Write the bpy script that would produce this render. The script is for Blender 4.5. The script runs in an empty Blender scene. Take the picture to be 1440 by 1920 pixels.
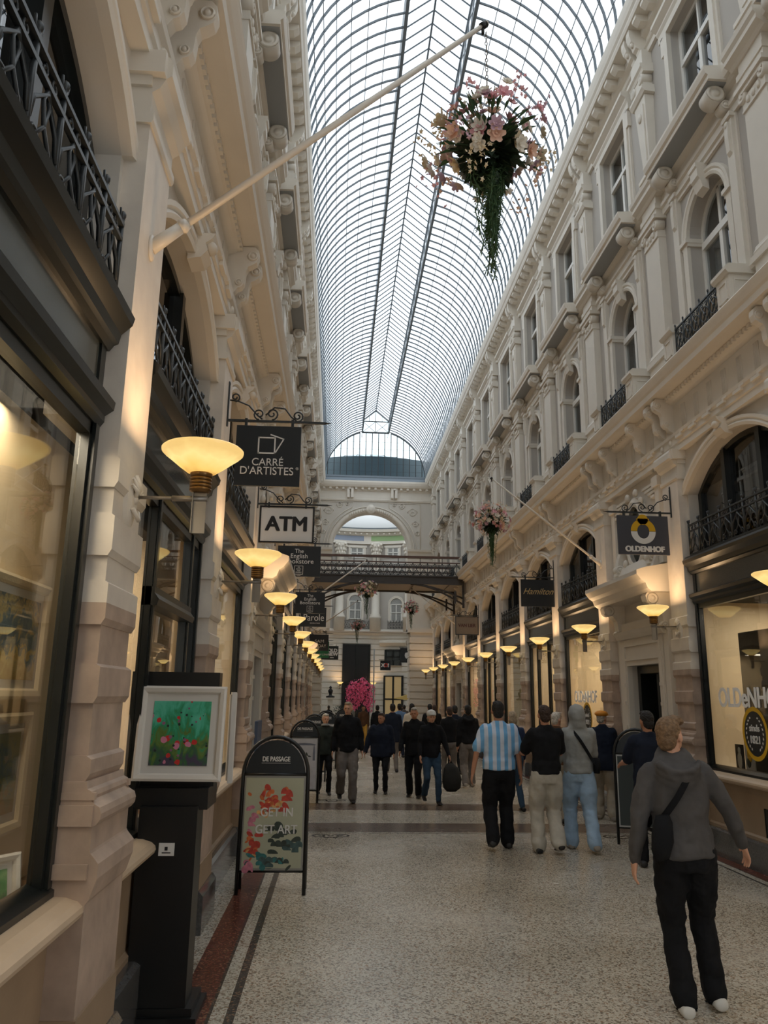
import bpy, bmesh, math, random
from mathutils import Vector, Matrix
from math import sin, cos, pi, radians, sqrt, atan2, hypot

# ---------------------------------------------------------------- camera
S = bpy.context.scene
C = S.collection
CAM_H = 1.8
F_PX, YAW, PITCH, ROLL = 1450.0, .0587, .2335, .0145
fw = Vector((sin(YAW)*cos(PITCH), cos(YAW)*cos(PITCH), sin(PITCH)))
rt = Vector((cos(YAW), -sin(YAW), 0)); up = rt.cross(fw)
rt2 = rt*cos(ROLL)+up*sin(ROLL); up2 = up*cos(ROLL)-rt*sin(ROLL)
cd = bpy.data.cameras.new('camera'); cam = bpy.data.objects.new('camera', cd); C.objects.link(cam)
M = Matrix(((rt2.x, up2.x, -fw.x, 0), (rt2.y, up2.y, -fw.y, 0), (rt2.z, up2.z, -fw.z, CAM_H), (0, 0, 0, 1)))
cam.matrix_world = M
cd.sensor_fit = 'VERTICAL'; cd.sensor_height = 24; cd.lens = 24*F_PX/1920
cd.clip_start = .05; cd.clip_end = 300
S.camera = cam
# ---------------------------------------------------------------- light and exposure
S.view_settings.view_transform = 'Standard'; S.view_settings.look = 'None'
S.view_settings.gamma = 1; S.view_settings.use_curve_mapping = False
S.view_settings.exposure = EXPO = 0.14
SKY = 1.82
LAMP_W = 6.0
SHOP_W = 30.0
w = bpy.data.worlds.new('overcast_sky'); S.world = w; w.use_nodes = True
bg = w.node_tree.nodes['Background']; bg.inputs[0].default_value = (.93, .965, 1, 1); bg.inputs[1].default_value = SKY
S.cycles.use_light_tree = True
S.cycles.max_bounces = 10; S.cycles.diffuse_bounces = 6; S.cycles.glossy_bounces = 3
S.cycles.transmission_bounces = 4; S.cycles.transparent_max_bounces = 14
S.cycles.sample_clamp_indirect = 4; S.cycles.caustics_reflective = False; S.cycles.caustics_refractive = False
R = random.Random(7)

# ---------------------------------------------------------------- materials
def lin(c):
    return tuple(((v/255)/12.92 if v/255 <= .04045 else (((v/255)+.055)/1.055)**2.4) for v in c)+(1,)
def mat(name, col, rough=.6, metal=0, noise=0, nscale=8, bump=0, bscale=40, coat=0, srgb=True, spec=.5, detail=4):
    m = bpy.data.materials.new(name); m.use_nodes = True
    nt = m.node_tree; b = nt.nodes['Principled BSDF']
    c = lin(col) if srgb else tuple(col)+(1,)
    b.inputs['Base Color'].default_value = c; b.inputs['Roughness'].default_value = rough
    b.inputs['Metallic'].default_value = metal; b.inputs['Specular IOR Level'].default_value = spec
    if coat: b.inputs['Coat Weight'].default_value = coat; b.inputs['Coat Roughness'].default_value = .1
    tc = nt.nodes.new('ShaderNodeTexCoord')
    if noise:
        n = nt.nodes.new('ShaderNodeTexNoise'); n.inputs['Scale'].default_value = nscale; n.inputs['Detail'].default_value = detail
        r = nt.nodes.new('ShaderNodeMapRange'); r.inputs[1].default_value = .3; r.inputs[2].default_value = .7
        r.inputs[3].default_value = 1-noise; r.inputs[4].default_value = 1+noise
        mx = nt.nodes.new('ShaderNodeMix'); mx.data_type = 'RGBA'; mx.blend_type = 'MULTIPLY'; mx.inputs[0].default_value = 1
        mx.inputs[6].default_value = c
        nt.links.new(tc.outputs['Object'], n.inputs['Vector']); nt.links.new(n.outputs[0], r.inputs[0])
        nt.links.new(r.outputs[0], mx.inputs[7]); nt.links.new(mx.outputs[2], b.inputs['Base Color'])
    if bump:
        n = nt.nodes.new('ShaderNodeTexNoise'); n.inputs['Scale'].default_value = bscale; n.inputs['Detail'].default_value = 3
        bp = nt.nodes.new('ShaderNodeBump'); bp.inputs['Strength'].default_value = bump; bp.inputs['Distance'].default_value = .02
        nt.links.new(tc.outputs['Object'], n.inputs['Vector']); nt.links.new(n.outputs[0], bp.inputs['Height'])
        nt.links.new(bp.outputs[0], b.inputs['Normal'])
    return m
def nodes(m): return m.node_tree.nodes, m.node_tree.links, m.node_tree.nodes['Principled BSDF']
def ramp(nt, stops, interp='LINEAR'):
    r = nt.new('ShaderNodeValToRGB'); e = r.color_ramp.elements; r.color_ramp.interpolation = interp
    while len(e) < len(stops): e.new(.5)
    for i, (p, c) in enumerate(stops): e[i].position = p; e[i].color = lin(c)
    return r
def zstone(name, top, low, zc):
    m = mat(name, top, .62, bump=.05, bscale=30)
    n, l, b = nodes(m)
    tc = n.new('ShaderNodeTexCoord'); sp = n.new('ShaderNodeSeparateXYZ'); l.new(tc.outputs['Object'], sp.inputs[0])
    gt = n.new('ShaderNodeMath'); gt.operation = 'GREATER_THAN'; gt.inputs[1].default_value = zc; l.new(sp.outputs[2], gt.inputs[0])
    no = n.new('ShaderNodeTexNoise'); no.inputs['Scale'].default_value = 5; no.inputs['Detail'].default_value = 6
    l.new(tc.outputs['Object'], no.inputs[0])
    rl = ramp(n, [(.3, tuple(int(v*.88) for v in low)), (.7, tuple(min(255, int(v*1.08)) for v in low))])
    rh = ramp(n, [(.3, tuple(int(v*.96) for v in top)), (.7, tuple(min(255, int(v*1.03)) for v in top))])
    l.new(no.outputs[0], rl.inputs[0]); l.new(no.outputs[0], rh.inputs[0])
    mx = n.new('ShaderNodeMix'); mx.data_type = 'RGBA'
    l.new(gt.outputs[0], mx.inputs[0]); l.new(rl.outputs[0], mx.inputs[6]); l.new(rh.outputs[0], mx.inputs[7])
    l.new(mx.outputs[2], b.inputs['Base Color'])
    return m
CREAM = (226, 218, 202)
m_wall = mat('cream_stucco', (205, 199, 189), .7, noise=.035, nscale=2, bump=.04, bscale=30)
m_trim = mat('pale_stucco_moulding', (219, 212, 200), .62, noise=.03, nscale=3)
m_grey = mat('greige_wall_panel', (180, 174, 166), .75, noise=.03, nscale=2)
m_lowpil = zstone('painted_stone_over_sandstone', (220, 211, 199), (180, 160, 144), 2.2)
m_under = mat('grey_underside_paint', (150, 152, 152), .6)
m_sand = mat('sandstone_sill', (200, 178, 152), .45, noise=.06, nscale=4, bump=.04, bscale=20)
m_sand2 = mat('brown_sandstone_base', (158, 136, 112), .55, noise=.1, nscale=3, bump=.05)
m_plinth = mat('polished_grey_granite', (88, 88, 88), .12, noise=.25, nscale=60, coat=.4)
m_timber = mat('black_green_gloss_timber', (24, 28, 28), .3, noise=.1, nscale=8)
m_fascia = mat('dark_grey_fascia_board', (58, 63, 62), .2, noise=.12, nscale=2, coat=.4)
m_iron = mat('dark_cast_iron', (52, 56, 58), .4, .2, noise=.15, nscale=30)
m_black = mat('matt_black_metal', (20, 22, 24), .38, 0, noise=.1, nscale=10)
m_board = mat('sign_black', (27, 33, 38), .42, 0)
m_white = mat('sign_white', (226, 226, 224), .5)
m_winframe = mat('white_window_paint', (226, 224, 217), .4)
m_brass = mat('aged_brass', (128, 98, 62), .32, .85, noise=.12, nscale=20)
m_steel = mat('brushed_grey_steel', (146, 140, 132), .38, .7)
m_rib = mat('grey_roof_steel', (98, 106, 112), .5, .1)
m_pole = mat('cream_painted_pole', (222, 214, 202), .4)
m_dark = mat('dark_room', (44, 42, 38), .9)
m_shop = mat('cream_shop_wall', (226, 208, 176), .85, noise=.03, nscale=2)
m_shopf = mat('shop_floor_boards', (150, 118, 84), .5, noise=.1)
m_bluegrey = mat('blue_grey_metal', (112, 122, 130), .45, .2)
m_curtain = mat('grey_net_curtain', (150, 150, 146), .9, noise=.12, nscale=14)

def glass(name, tint, refl, rough=0.0, milk=0, milkcol=(220, 228, 232)):
    m = bpy.data.materials.new(name); m.use_nodes = True; nt = m.node_tree; n, l = nt.nodes, nt.links
    n.remove(n['Principled BSDF']); out = n['Material Output']
    tr = n.new('ShaderNodeBsdfTransparent'); tr.inputs[0].default_value = lin(tint)
    gl = n.new('ShaderNodeBsdfGlossy'); gl.inputs['Roughness'].default_value = rough
    gl.inputs[0].default_value = (1, 1, 1, 1)
    f0 = ((refl-1)/(refl+1))**2
    lw = n.new('ShaderNodeLayerWeight'); lw.inputs[0].default_value = .5
    pw = n.new('ShaderNodeMath'); pw.operation = 'POWER'; pw.inputs[1].default_value = 4.5; l.new(lw.outputs['Facing'], pw.inputs[0])
    ma_ = n.new('ShaderNodeMath'); ma_.operation = 'MULTIPLY_ADD'; ma_.inputs[1].default_value = .62*(1-f0); ma_.inputs[2].default_value = f0; l.new(pw.outputs[0], ma_.inputs[0])
    mx = n.new('ShaderNodeMixShader'); l.new(ma_.outputs[0], mx.inputs[0])
    if milk:
        tl = n.new('ShaderNodeBsdfTranslucent'); tl.inputs[0].default_value = lin(milkcol)
        m2 = n.new('ShaderNodeMixShader'); m2.inputs[0].default_value = milk
        l.new(tr.outputs[0], m2.inputs[1]); l.new(tl.outputs[0], m2.inputs[2]); l.new(m2.outputs[0], mx.inputs[1])
    else: l.new(tr.outputs[0], mx.inputs[1])
    l.new(gl.outputs[0], mx.inputs[2]); l.new(mx.outputs[0], out.inputs[0])
    return m
m_glass = glass('shop_window_glass', (244, 244, 240), 1.5)
m_glassup = glass('upper_window_glass', (200, 204, 206), 1.9)
def roofglass():
    m = glass('milky_roof_glass', (236, 243, 250), 1.08, .3, .3, (232, 238, 242)); n, l = m.node_tree.nodes, m.node_tree.links
    tc = n.new('ShaderNodeTexCoord'); no = n.new('ShaderNodeTexNoise'); no.inputs['Scale'].default_value = .7; no.inputs['Detail'].default_value = 7
    l.new(tc.outputs['Object'], no.inputs[0]); r = ramp(n, [(.3, (218, 228, 236)), (.7, (252, 254, 255))])
    l.new(no.outputs[0], r.inputs[0]); l.new(r.outputs[0], [x for x in n if x.type == 'BSDF_TRANSPARENT'][0].inputs[0])
    return m
m_roofglass = roofglass()

def emis(name, col, strength, mixcol=None):
    m = mat(name, col, .3); n, l, b = nodes(m)
    b.inputs['Emission Color'].default_value = lin(col); b.inputs['Emission Strength'].default_value = strength
    return m
def bowl_mat():
    m = mat('glowing_opal_glass', (120, 100, 60), .25); n, l, b = nodes(m)
    tc = n.new('ShaderNodeTexCoord'); sp = n.new('ShaderNodeSeparateXYZ'); l.new(tc.outputs['Object'], sp.inputs[0])
    no = n.new('ShaderNodeTexNoise'); no.inputs['Scale'].default_value = 9; l.new(tc.outputs['Object'], no.inputs[0])
    ln = n.new('ShaderNodeVectorMath'); ln.operation = 'LENGTH'
    cx = n.new('ShaderNodeCombineXYZ'); l.new(sp.outputs[0], cx.inputs[0]); l.new(sp.outputs[1], cx.inputs[1]); l.new(cx.outputs[0], ln.inputs[0])
    ad = n.new('ShaderNodeMath'); ad.operation = 'MULTIPLY_ADD'; ad.inputs[1].default_value = .12
    l.new(no.outputs[0], ad.inputs[0]); l.new(ln.outputs['Value'], ad.inputs[2])
    r = ramp(n, [(.1, (214, 150, 66)), (.15, (248, 206, 112)), (.21, (255, 226, 146)), (.26, (236, 196, 120))])
    l.new(ad.outputs[0], r.inputs[0]); l.new(r.outputs[0], b.inputs['Emission Color'])
    b.inputs['Emission Strength'].default_value = .95
    return m
m_bowl = bowl_mat()

def terrazzo(name, base, dark, light, scale, rough=.16, fine=True):
    m = mat(name, base, rough); n, l, b = nodes(m)
    tc = n.new('ShaderNodeTexCoord')
    v = n.new('ShaderNodeTexVoronoi'); v.inputs['Scale'].default_value = scale; v.inputs['Randomness'].default_value = 1
    l.new(tc.outputs['Object'], v.inputs['Vector'])
    sp = n.new('ShaderNodeSeparateColor'); l.new(v.outputs['Color'], sp.inputs[0])
    r = ramp(n, [(0, dark), (.14, dark), (.3, base), (.55, tuple((a+c)//2 for a, c in zip(base, light))), (.8, light), (1, (150, 118, 92))])
    l.new(sp.outputs[0], r.inputs[0])
    v2 = n.new('ShaderNodeTexNoise'); v2.inputs['Scale'].default_value = scale*2.4; v2.inputs['Detail'].default_value = 2; l.new(tc.outputs['Object'], v2.inputs['Vector'])
    r2 = ramp(n, [(.38, (188, 184, 178)), (.56, (255, 255, 255))]); l.new(v2.outputs[0], r2.inputs[0])
    mx = n.new('ShaderNodeMix'); mx.data_type = 'RGBA'; mx.blend_type = 'MULTIPLY'; mx.inputs[0].default_value = .8
    l.new(r.outputs[0], mx.inputs[6]); l.new(r2.outputs[0], mx.inputs[7])
    n3 = n.new('ShaderNodeTexNoise'); n3.inputs['Scale'].default_value = .8; n3.inputs['Detail'].default_value = 5; l.new(tc.outputs['Object'], n3.inputs['Vector'])
    r3 = ramp(n, [(.35, (225, 222, 216)), (.65, (255, 255, 255))]); l.new(n3.outputs[0], r3.inputs[0])
    m3 = n.new('ShaderNodeMix'); m3.data_type = 'RGBA'; m3.blend_type = 'MULTIPLY'; m3.inputs[0].default_value = 1
    l.new(mx.outputs[2], m3.inputs[6]); l.new(r3.outputs[0], m3.inputs[7]); l.new(m3.outputs[2], b.inputs['Base Color'])
    rr = n.new('ShaderNodeMapRange'); rr.inputs[3].default_value = rough; rr.inputs[4].default_value = rough+.2
    l.new(n3.outputs[0], rr.inputs[0]); l.new(rr.outputs[0], b.inputs['Roughness'])
    return m
m_terr = terrazzo('beige_terrazzo', (198, 191, 177), (128, 119, 107), (222, 216, 203), 84)
m_tband = terrazzo('brown_terrazzo_band', (108, 95, 86), (78, 68, 62), (128, 114, 103), 84)
m_tred = terrazzo('oxblood_terrazzo', (112, 60, 50), (88, 46, 40), (128, 74, 62), 80)
m_tblack = terrazzo('black_terrazzo', (58, 58, 56), (38, 38, 38), (84, 84, 82), 80)
m_twhite = terrazzo('white_terrazzo', (208, 202, 186), (150, 140, 126), (226, 222, 210), 80)

# ---------------------------------------------------------------- object helpers
def link(o, parent=None):
    C.objects.link(o)
    if parent: o.parent = parent
    return o
def tag(o, label=None, cat=None, group=None, kind=None):
    if label: o['label'] = label
    if cat: o['category'] = cat
    if group: o['group'] = group
    if kind: o['kind'] = kind
    return o
def empty(name, loc=(0, 0, 0), rz=0, **k):
    o = bpy.data.objects.new(name, None); o.empty_display_size = .1; C.objects.link(o)
    o.location = loc; o.rotation_euler = (0, 0, rz)
    return tag(o, **k)
class MB:
    """collects shapes into one mesh; several material slots"""
    def __init__(s): s.bm = bmesh.new(); s.mats = []; s.mi = 0
    def m(s, ma):
        if ma not in s.mats: s.mats.append(ma)
        s.mi = s.mats.index(ma); return s
    def f(s, vs, smooth=False):
        try:
            f = s.bm.faces.new(vs); f.material_index = s.mi; f.smooth = smooth; return f
        except ValueError: return None
    def v(s, *p): return s.bm.verts.new(p)
    def box(s, x0, x1, y0, y1, z0, z1):
        V = [s.v(x, y, z) for z in (z0, z1) for x, y in ((x0, y0), (x1, y0), (x1, y1), (x0, y1))]
        for q in ((3, 2, 1, 0), (4, 5, 6, 7), (0, 1, 5, 4), (1, 2, 6, 5), (2, 3, 7, 6), (3, 0, 4, 7)): s.f([V[i] for i in q])
        return V
    def obox(s, c, sz, mtx):
        V = s.box(-sz[0]/2, sz[0]/2, -sz[1]/2, sz[1]/2, -sz[2]/2, sz[2]/2)
        for v in V: v.co = mtx @ v.co + Vector(c)
        return V
    def extr(s, prof, axis, a, b, cap=True, smooth=False):
        """closed 2D outline swept along an axis; axis 'y': prof=(x,z); 'x': prof=(y,z); 'z': prof=(x,y)"""
        def P(p, t):
            return {'y': (p[0], t, p[1]), 'x': (t, p[0], p[1]), 'z': (p[0], p[1], t)}[axis]
        A = [s.v(*P(p, a)) for p in prof]; B = [s.v(*P(p, b)) for p in prof]; n = len(prof)
        for i in range(n): s.f([A[i], A[(i+1) % n], B[(i+1) % n], B[i]], smooth)
        if cap: s.f(A[::-1]); s.f(B)
        return A+B
    def lathe(s, prof, seg=24, c=(0, 0, 0), smooth=True, axis='z', sc=(1, 1)):
        rings = []
        for r, h in prof:
            ring = []
            for i in range(seg):
                a = 2*pi*i/seg; x, y = r*cos(a)*sc[0], r*sin(a)*sc[1]
                p = {'z': (x, y, h), 'x': (h, x, y), 'y': (x, h, y)}[axis]
                ring.append(s.v(p[0]+c[0], p[1]+c[1], p[2]+c[2]))
            rings.append(ring)
        for A, B in zip(rings, rings[1:]):
            for i in range(seg): s.f([A[i], A[(i+1) % seg], B[(i+1) % seg], B[i]], smooth)
        s.f(rings[0][::-1]); s.f(rings[-1])
        return rings
    def tube(s, pts, r, seg=8, smooth=True, cap=True, flat=None):
        pts = [Vector(p) for p in pts]; n = len(pts); rings = []
        rs = r if isinstance(r, (list, tuple)) else [r]*n
        prev = None
        for i, p in enumerate(pts):
            t = (pts[min(i+1, n-1)]-pts[max(i-1, 0)])
            if t.length < 1e-9: t = Vector((0, 0, 1))
            t.normalize()
            if prev is None:
                a = Vector((0, 0, 1)) if abs(t.z) < .9 else Vector((1, 0, 0)); u = t.cross(a).normalized()
            else: u = (prev-t*prev.dot(t)).normalized()
            prev = u; v = t.cross(u)
            rings.append([s.bm.verts.new(p+(u*cos(2*pi*k/seg)+v*sin(2*pi*k/seg))*rs[i]) for k in range(seg)])
        for A, B in zip(rings, rings[1:]):
            for k in range(seg): s.f([A[k], A[(k+1) % seg], B[(k+1) % seg], B[k]], smooth)
        if cap: s.f(rings[0][::-1]); s.f(rings[-1])
    def loft(s, rings, smooth=True, cap=True):
        """rings: list of (centre, axis u, axis v) ellipses"""
        out = []
        seg = 14
        for c, u, v in rings:
            c, u, v = Vector(c), Vector(u), Vector(v)
            out.append([s.bm.verts.new(c+u*cos(2*pi*k/seg)+v*sin(2*pi*k/seg)) for k in range(seg)])
        for A, B in zip(out, out[1:]):
            for k in range(seg): s.f([A[k], A[(k+1) % seg], B[(k+1) % seg], B[k]], smooth)
        if cap: s.f(out[0][::-1], smooth); s.f(out[-1], smooth)
    def ball(s, c, r, seg=12, rings=8, rot=None):
        r = r if isinstance(r, (tuple, list)) else (r, r, r)
        mt = rot if rot else Matrix.Identity(3)
        g = []
        top = s.bm.verts.new(mt @ Vector((0, 0, r[2]))+Vector(c)); bot = s.bm.verts.new(mt @ Vector((0, 0, -r[2]))+Vector(c))
        for j in range(1, rings):
            ph = pi*j/rings
            g.append([s.bm.verts.new(mt @ Vector((r[0]*sin(ph)*cos(2*pi*i/seg), r[1]*sin(ph)*sin(2*pi*i/seg), r[2]*cos(ph)))+Vector(c)) for i in range(seg)])
        for i in range(seg):
            s.f([top, g[0][i], g[0][(i+1) % seg]], True); s.f([bot, g[-1][(i+1) % seg], g[-1][i]], True)
        for A, B in zip(g, g[1:]):
            for i in range(seg): s.f([A[i], B[i], B[(i+1) % seg], A[(i+1) % seg]], True)
    def hole(s, outer, holes, x0, x1):
        """flat panel in the y-z plane with openings, thickness x0..x1 (x1 = face)"""
        loops = [outer]+holes; V1 = []
        edges = []
        for lp in loops:
            V = [s.v(x1, p[0], p[1]) for p in lp]; V1.append(V)
            for i in range(len(V)): edges.append(s.bm.edges.new((V[i], V[(i+1) % len(V)])))
        r = bmesh.ops.triangle_fill(s.bm, use_beauty=True, use_dissolve=False, edges=edges)
        for g in r['geom']:
            if isinstance(g, bmesh.types.BMFace): g.material_index = s.mi
        for V, lp in zip(V1, loops):
            B = [s.v(x0, p[0], p[1]) for p in lp]
            for i in range(len(V)): s.f([V[i], V[(i+1) % len(V)], B[(i+1) % len(V)], B[i]])
    def mesh(s, name, recalc=True):
        if recalc: bmesh.ops.recalc_face_normals(s.bm, faces=s.bm.faces[:])
        me = bpy.data.meshes.new(name); s.bm.to_mesh(me); s.bm.free()
        for ma in s.mats: me.materials.append(ma)
        return me
    def build(s, name, parent=None, loc=None, rz=0, recalc=True, **k):
        o = bpy.data.objects.new(name, s.mesh(name, recalc)); link(o, parent)
        if loc: o.location = loc
        if rz: o.rotation_euler = (0, 0, rz)
        return tag(o, **k)
def inst(name, me, parent=None, loc=(0, 0, 0), rz=0, **k):
    o = bpy.data.objects.new(name, me); link(o, parent); o.location = loc; o.rotation_euler = (0, 0, rz)
    return tag(o, **k)
def copy_tree(o, parent=None):
    c = o.copy(); C.objects.link(c); c.parent = parent
    for ch in list(o.children):
        copy_tree(ch, c)
    return c
def text(name, body, size, ma, parent, loc, rot=(pi/2, 0, 0), extrude=.003, bold=0, shear=0, sx=1, space=1, align='CENTER', line=1):
    cu = bpy.data.curves.new(name, 'FONT'); cu.body = body; cu.size = size; cu.extrude = extrude
    cu.shear = shear; cu.align_x = align; cu.align_y = 'CENTER'; cu.space_character = space; cu.space_line = line
    t = bpy.data.objects.new(name, cu); C.objects.link(t)
    bpy.context.view_layer.update()
    dg = bpy.context.evaluated_depsgraph_get()
    me = bpy.data.meshes.new_from_object(t.evaluated_get(dg)); me.name = name
    bpy.data.objects.remove(t); bpy.data.curves.remove(cu)
    if bold > .0008:      # heavier strokes: the outline repeated with small shifts
        b = bmesh.new(); b.from_mesh(me); me2 = me.copy(); n_ = 1
        for dx, dy in ((bold*2, 0), (-bold*2, 0), (bold, bold), (-bold, bold), (bold, -bold), (-bold, -bold)):
            st = len(b.verts); b.from_mesh(me2); b.verts.ensure_lookup_table()
            for v in b.verts[st:]: v.co.x += dx; v.co.y += dy; v.co.z += .0002*n_
            n_ += 1
        b.to_mesh(me); b.free(); bpy.data.meshes.remove(me2)
    me.materials.clear(); me.materials.append(ma)
    o = bpy.data.objects.new(name, me); link(o, parent); o.location = loc; o.rotation_euler = rot; o.scale = (sx, 1, 1)
    return o
ORD = ['first', 'second', 'third', 'fourth', 'fifth', 'sixth', 'seventh', 'eighth', 'ninth', 'tenth', 'eleventh', 'twelfth', 'thirteenth', 'fourteenth']
ALONG = ['nearest the camera', 'second nearest'] + [o+' from the camera' for o in ORD[2:]]
def wpos(k, n): return ORD[k]+' from the camera' if k else 'nearest the camera'

FL, FR = -1.08, 4.65            # pilaster faces, left and right
LK = [3.9+3*k for k in range(-1, 12)]     # pilaster centres left
RK = [10.3+3*k for k in range(-3, 10)]    # pilaster centres right
END = 38.5
def side(s):  # returns x of face, rotation
    return (FL, 0) if s == 'left' else (FR, pi)
# ================================================================ SETTING
# ---- floor
fl = MB()
def frect(x0, x1, y0, y1, m): fl.m(m); fl.f([fl.v(x0, y0, 0), fl.v(x1, y0, 0), fl.v(x1, y1, 0), fl.v(x0, y1, 0)])
Y0, Y1 = -2.2, 60
cols = [(-1.4, -.88, m_terr), (-.88, -.68, m_tred), (-.68, -.66, m_tblack), (-.66, -.575, m_twhite), (-.575, -.52, m_tblack), (-.52, 4.37, None),
        (4.37, 4.40, m_tblack), (4.40, 4.48, m_twhite), (4.48, 4.5, m_tblack), (4.5, 4.72, m_tred), (4.72, 5.4, m_terr)]
for x0, x1, m in cols:
    if m: frect(x0, x1, Y0, END, m)
rows = [(Y0, 11.12, m_terr)]
def bands(y):
    return [(y, y+.04, m_tblack), (y+.04, y+.09, m_twhite), (y+.09, y+.86, m_tband), (y+.86, y+.9, m_twhite), (y+.9, y+2.12, m_terr),
            (y+2.12, y+2.16, m_twhite), (y+2.16, y+2.95, m_tband), (y+2.95, y+3.0, m_twhite)]
rows += bands(11.12)+[(14.12, 26.12, m_terr)]+bands(26.12)+[(29.12, END, m_terr)]
for a, b, m in rows: frect(-.52, 4.37, a, b, m)
frect(-12, 15, END, Y1, m_terr)
floor = fl.build('floor', kind='structure', recalc=False)
# mosaic scrolls at the corners of the cross band
def scroll_pts(cx, cy, r0, r1, turns, a0, n=22, sgn=1):
    return [(cx+(r0+(r1-r0)*i/n)*cos(a0+sgn*turns*2*pi*i/n), cy+(r0+(r1-r0)*i/n)*sin(a0+sgn*turns*2*pi*i/n)) for i in range(n+1)]
def flat_strip(mb, pts, wd, z):
    prev = None
    for i, p in enumerate(pts):
        q = pts[min(i+1, len(pts)-1)]; o = pts[max(i-1, 0)]
        t = Vector((q[0]-o[0], q[1]-o[1], 0)).normalized(); nn = Vector((-t.y, t.x, 0))*wd/2
        a, b = mb.v(p[0]+nn.x, p[1]+nn.y, z), mb.v(p[0]-nn.x, p[1]-nn.y, z)
        if prev: mb.f([prev[0], a, b, prev[1]])
        prev = (a, b)
for x, y in ((0.0, 10.9), (3.9, 10.9), (0.0, 14.45), (3.9, 14.45)):
    ms = MB().m(m_tblack)
    for sg in (-1, 1):
        flat_strip(ms, [(x+a*sg, y+b) for a, b in scroll_pts(.14, 0, .02, .13, 1.4, .5)], .035, .002)
        flat_strip(ms, [(x+sg*.05*i/4, y-.12+.03*sin(i)) for i in range(9)], .03, .002)
    ms.build('mosaic_scroll', floor)

# ---- wall bay panel (local: x = towards the arcade, y = along, z up; x=0 is the pilaster face)
def arch_pts(hw, zs, rise, n=16, yc=0):
    if abs(rise-hw) < .02: return [(yc+hw*cos(pi*i/n), zs+hw*sin(pi*i/n)) for i in range(n+1)]
    rr = (hw*hw+rise*rise)/(2*rise); a = math.asin(hw/rr)
    return [(yc+rr*sin(a-2*a*i/n), zs+rise-rr+rr*cos(a-2*a*i/n)) for i in range(n+1)]
def open_arch(hw, z0, zs, rise): return [(-hw, z0), (hw, z0)]+arch_pts(hw, zs, rise)
def arch_mould(mb, hw, zs, rise, wd, x0, x1, n=20, y0=None):
    """raised moulding following an arch (and down to y0 if given)"""
    A = arch_pts(hw, zs, rise, n); B = arch_pts(hw+wd, zs, rise+wd*.9, n)
    if y0 is not None: A = [(hw, y0)]+A+[(-hw, y0)]; B = [(hw+wd, y0)]+B+[(-hw-wd, y0)]
    prev = None
    for a, b in zip(A, B):
        mid = ((a[0]+b[0])/2, (a[1]+b[1])/2)
        V = [mb.v(x0, *a), mb.v(x1-.012, *a), mb.v(x1, a[0]*.7+b[0]*.3, a[1]*.7+b[1]*.3), mb.v(x1-.02, *mid), mb.v(x1, a[0]*.3+b[0]*.7, a[1]*.3+b[1]*.7), mb.v(x1, *b), mb.v(x0, *b)]
        if prev:
            for i in range(6): mb.f([prev[i], V[i], V[i+1], prev[i+1]])
        else: mb.f(V)
        prev = V
    mb.f(prev[::-1])
def scroll(mb, c, r, y0, y1):
    """volute roll along y with raised spiral on both ends"""
    mb.lathe([(r, y0), (r, y1)], 20, (c[0], 0, c[1]), axis='y')
    for yy, sg in ((y0, -1), (y1, 1)):
        mb.lathe([(r*.98, yy), (r*.8, yy+sg*.012), (r*.66, yy+sg*.012), (r*.62, yy), (r*.4, yy+sg*.004), (r*.38, yy+sg*.014), (r*.12, yy+sg*.016)], 16, (c[0], 0, c[1]), axis='y')
DW = -.12; DB = -.52
def console_poly():   # side outline of an S-shaped bracket (x, z)
    P = [(-.06, 5.98), (.2, 5.98), (.235, 5.94), (.24, 5.88), (.22, 5.82), (.18, 5.79), (.14, 5.77), (.12, 5.72), (.115, 5.66), (.11, 5.6), (.085, 5.56), (.05, 5.545), (.02, 5.5), (-.06, 5.46)]
    return P
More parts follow.
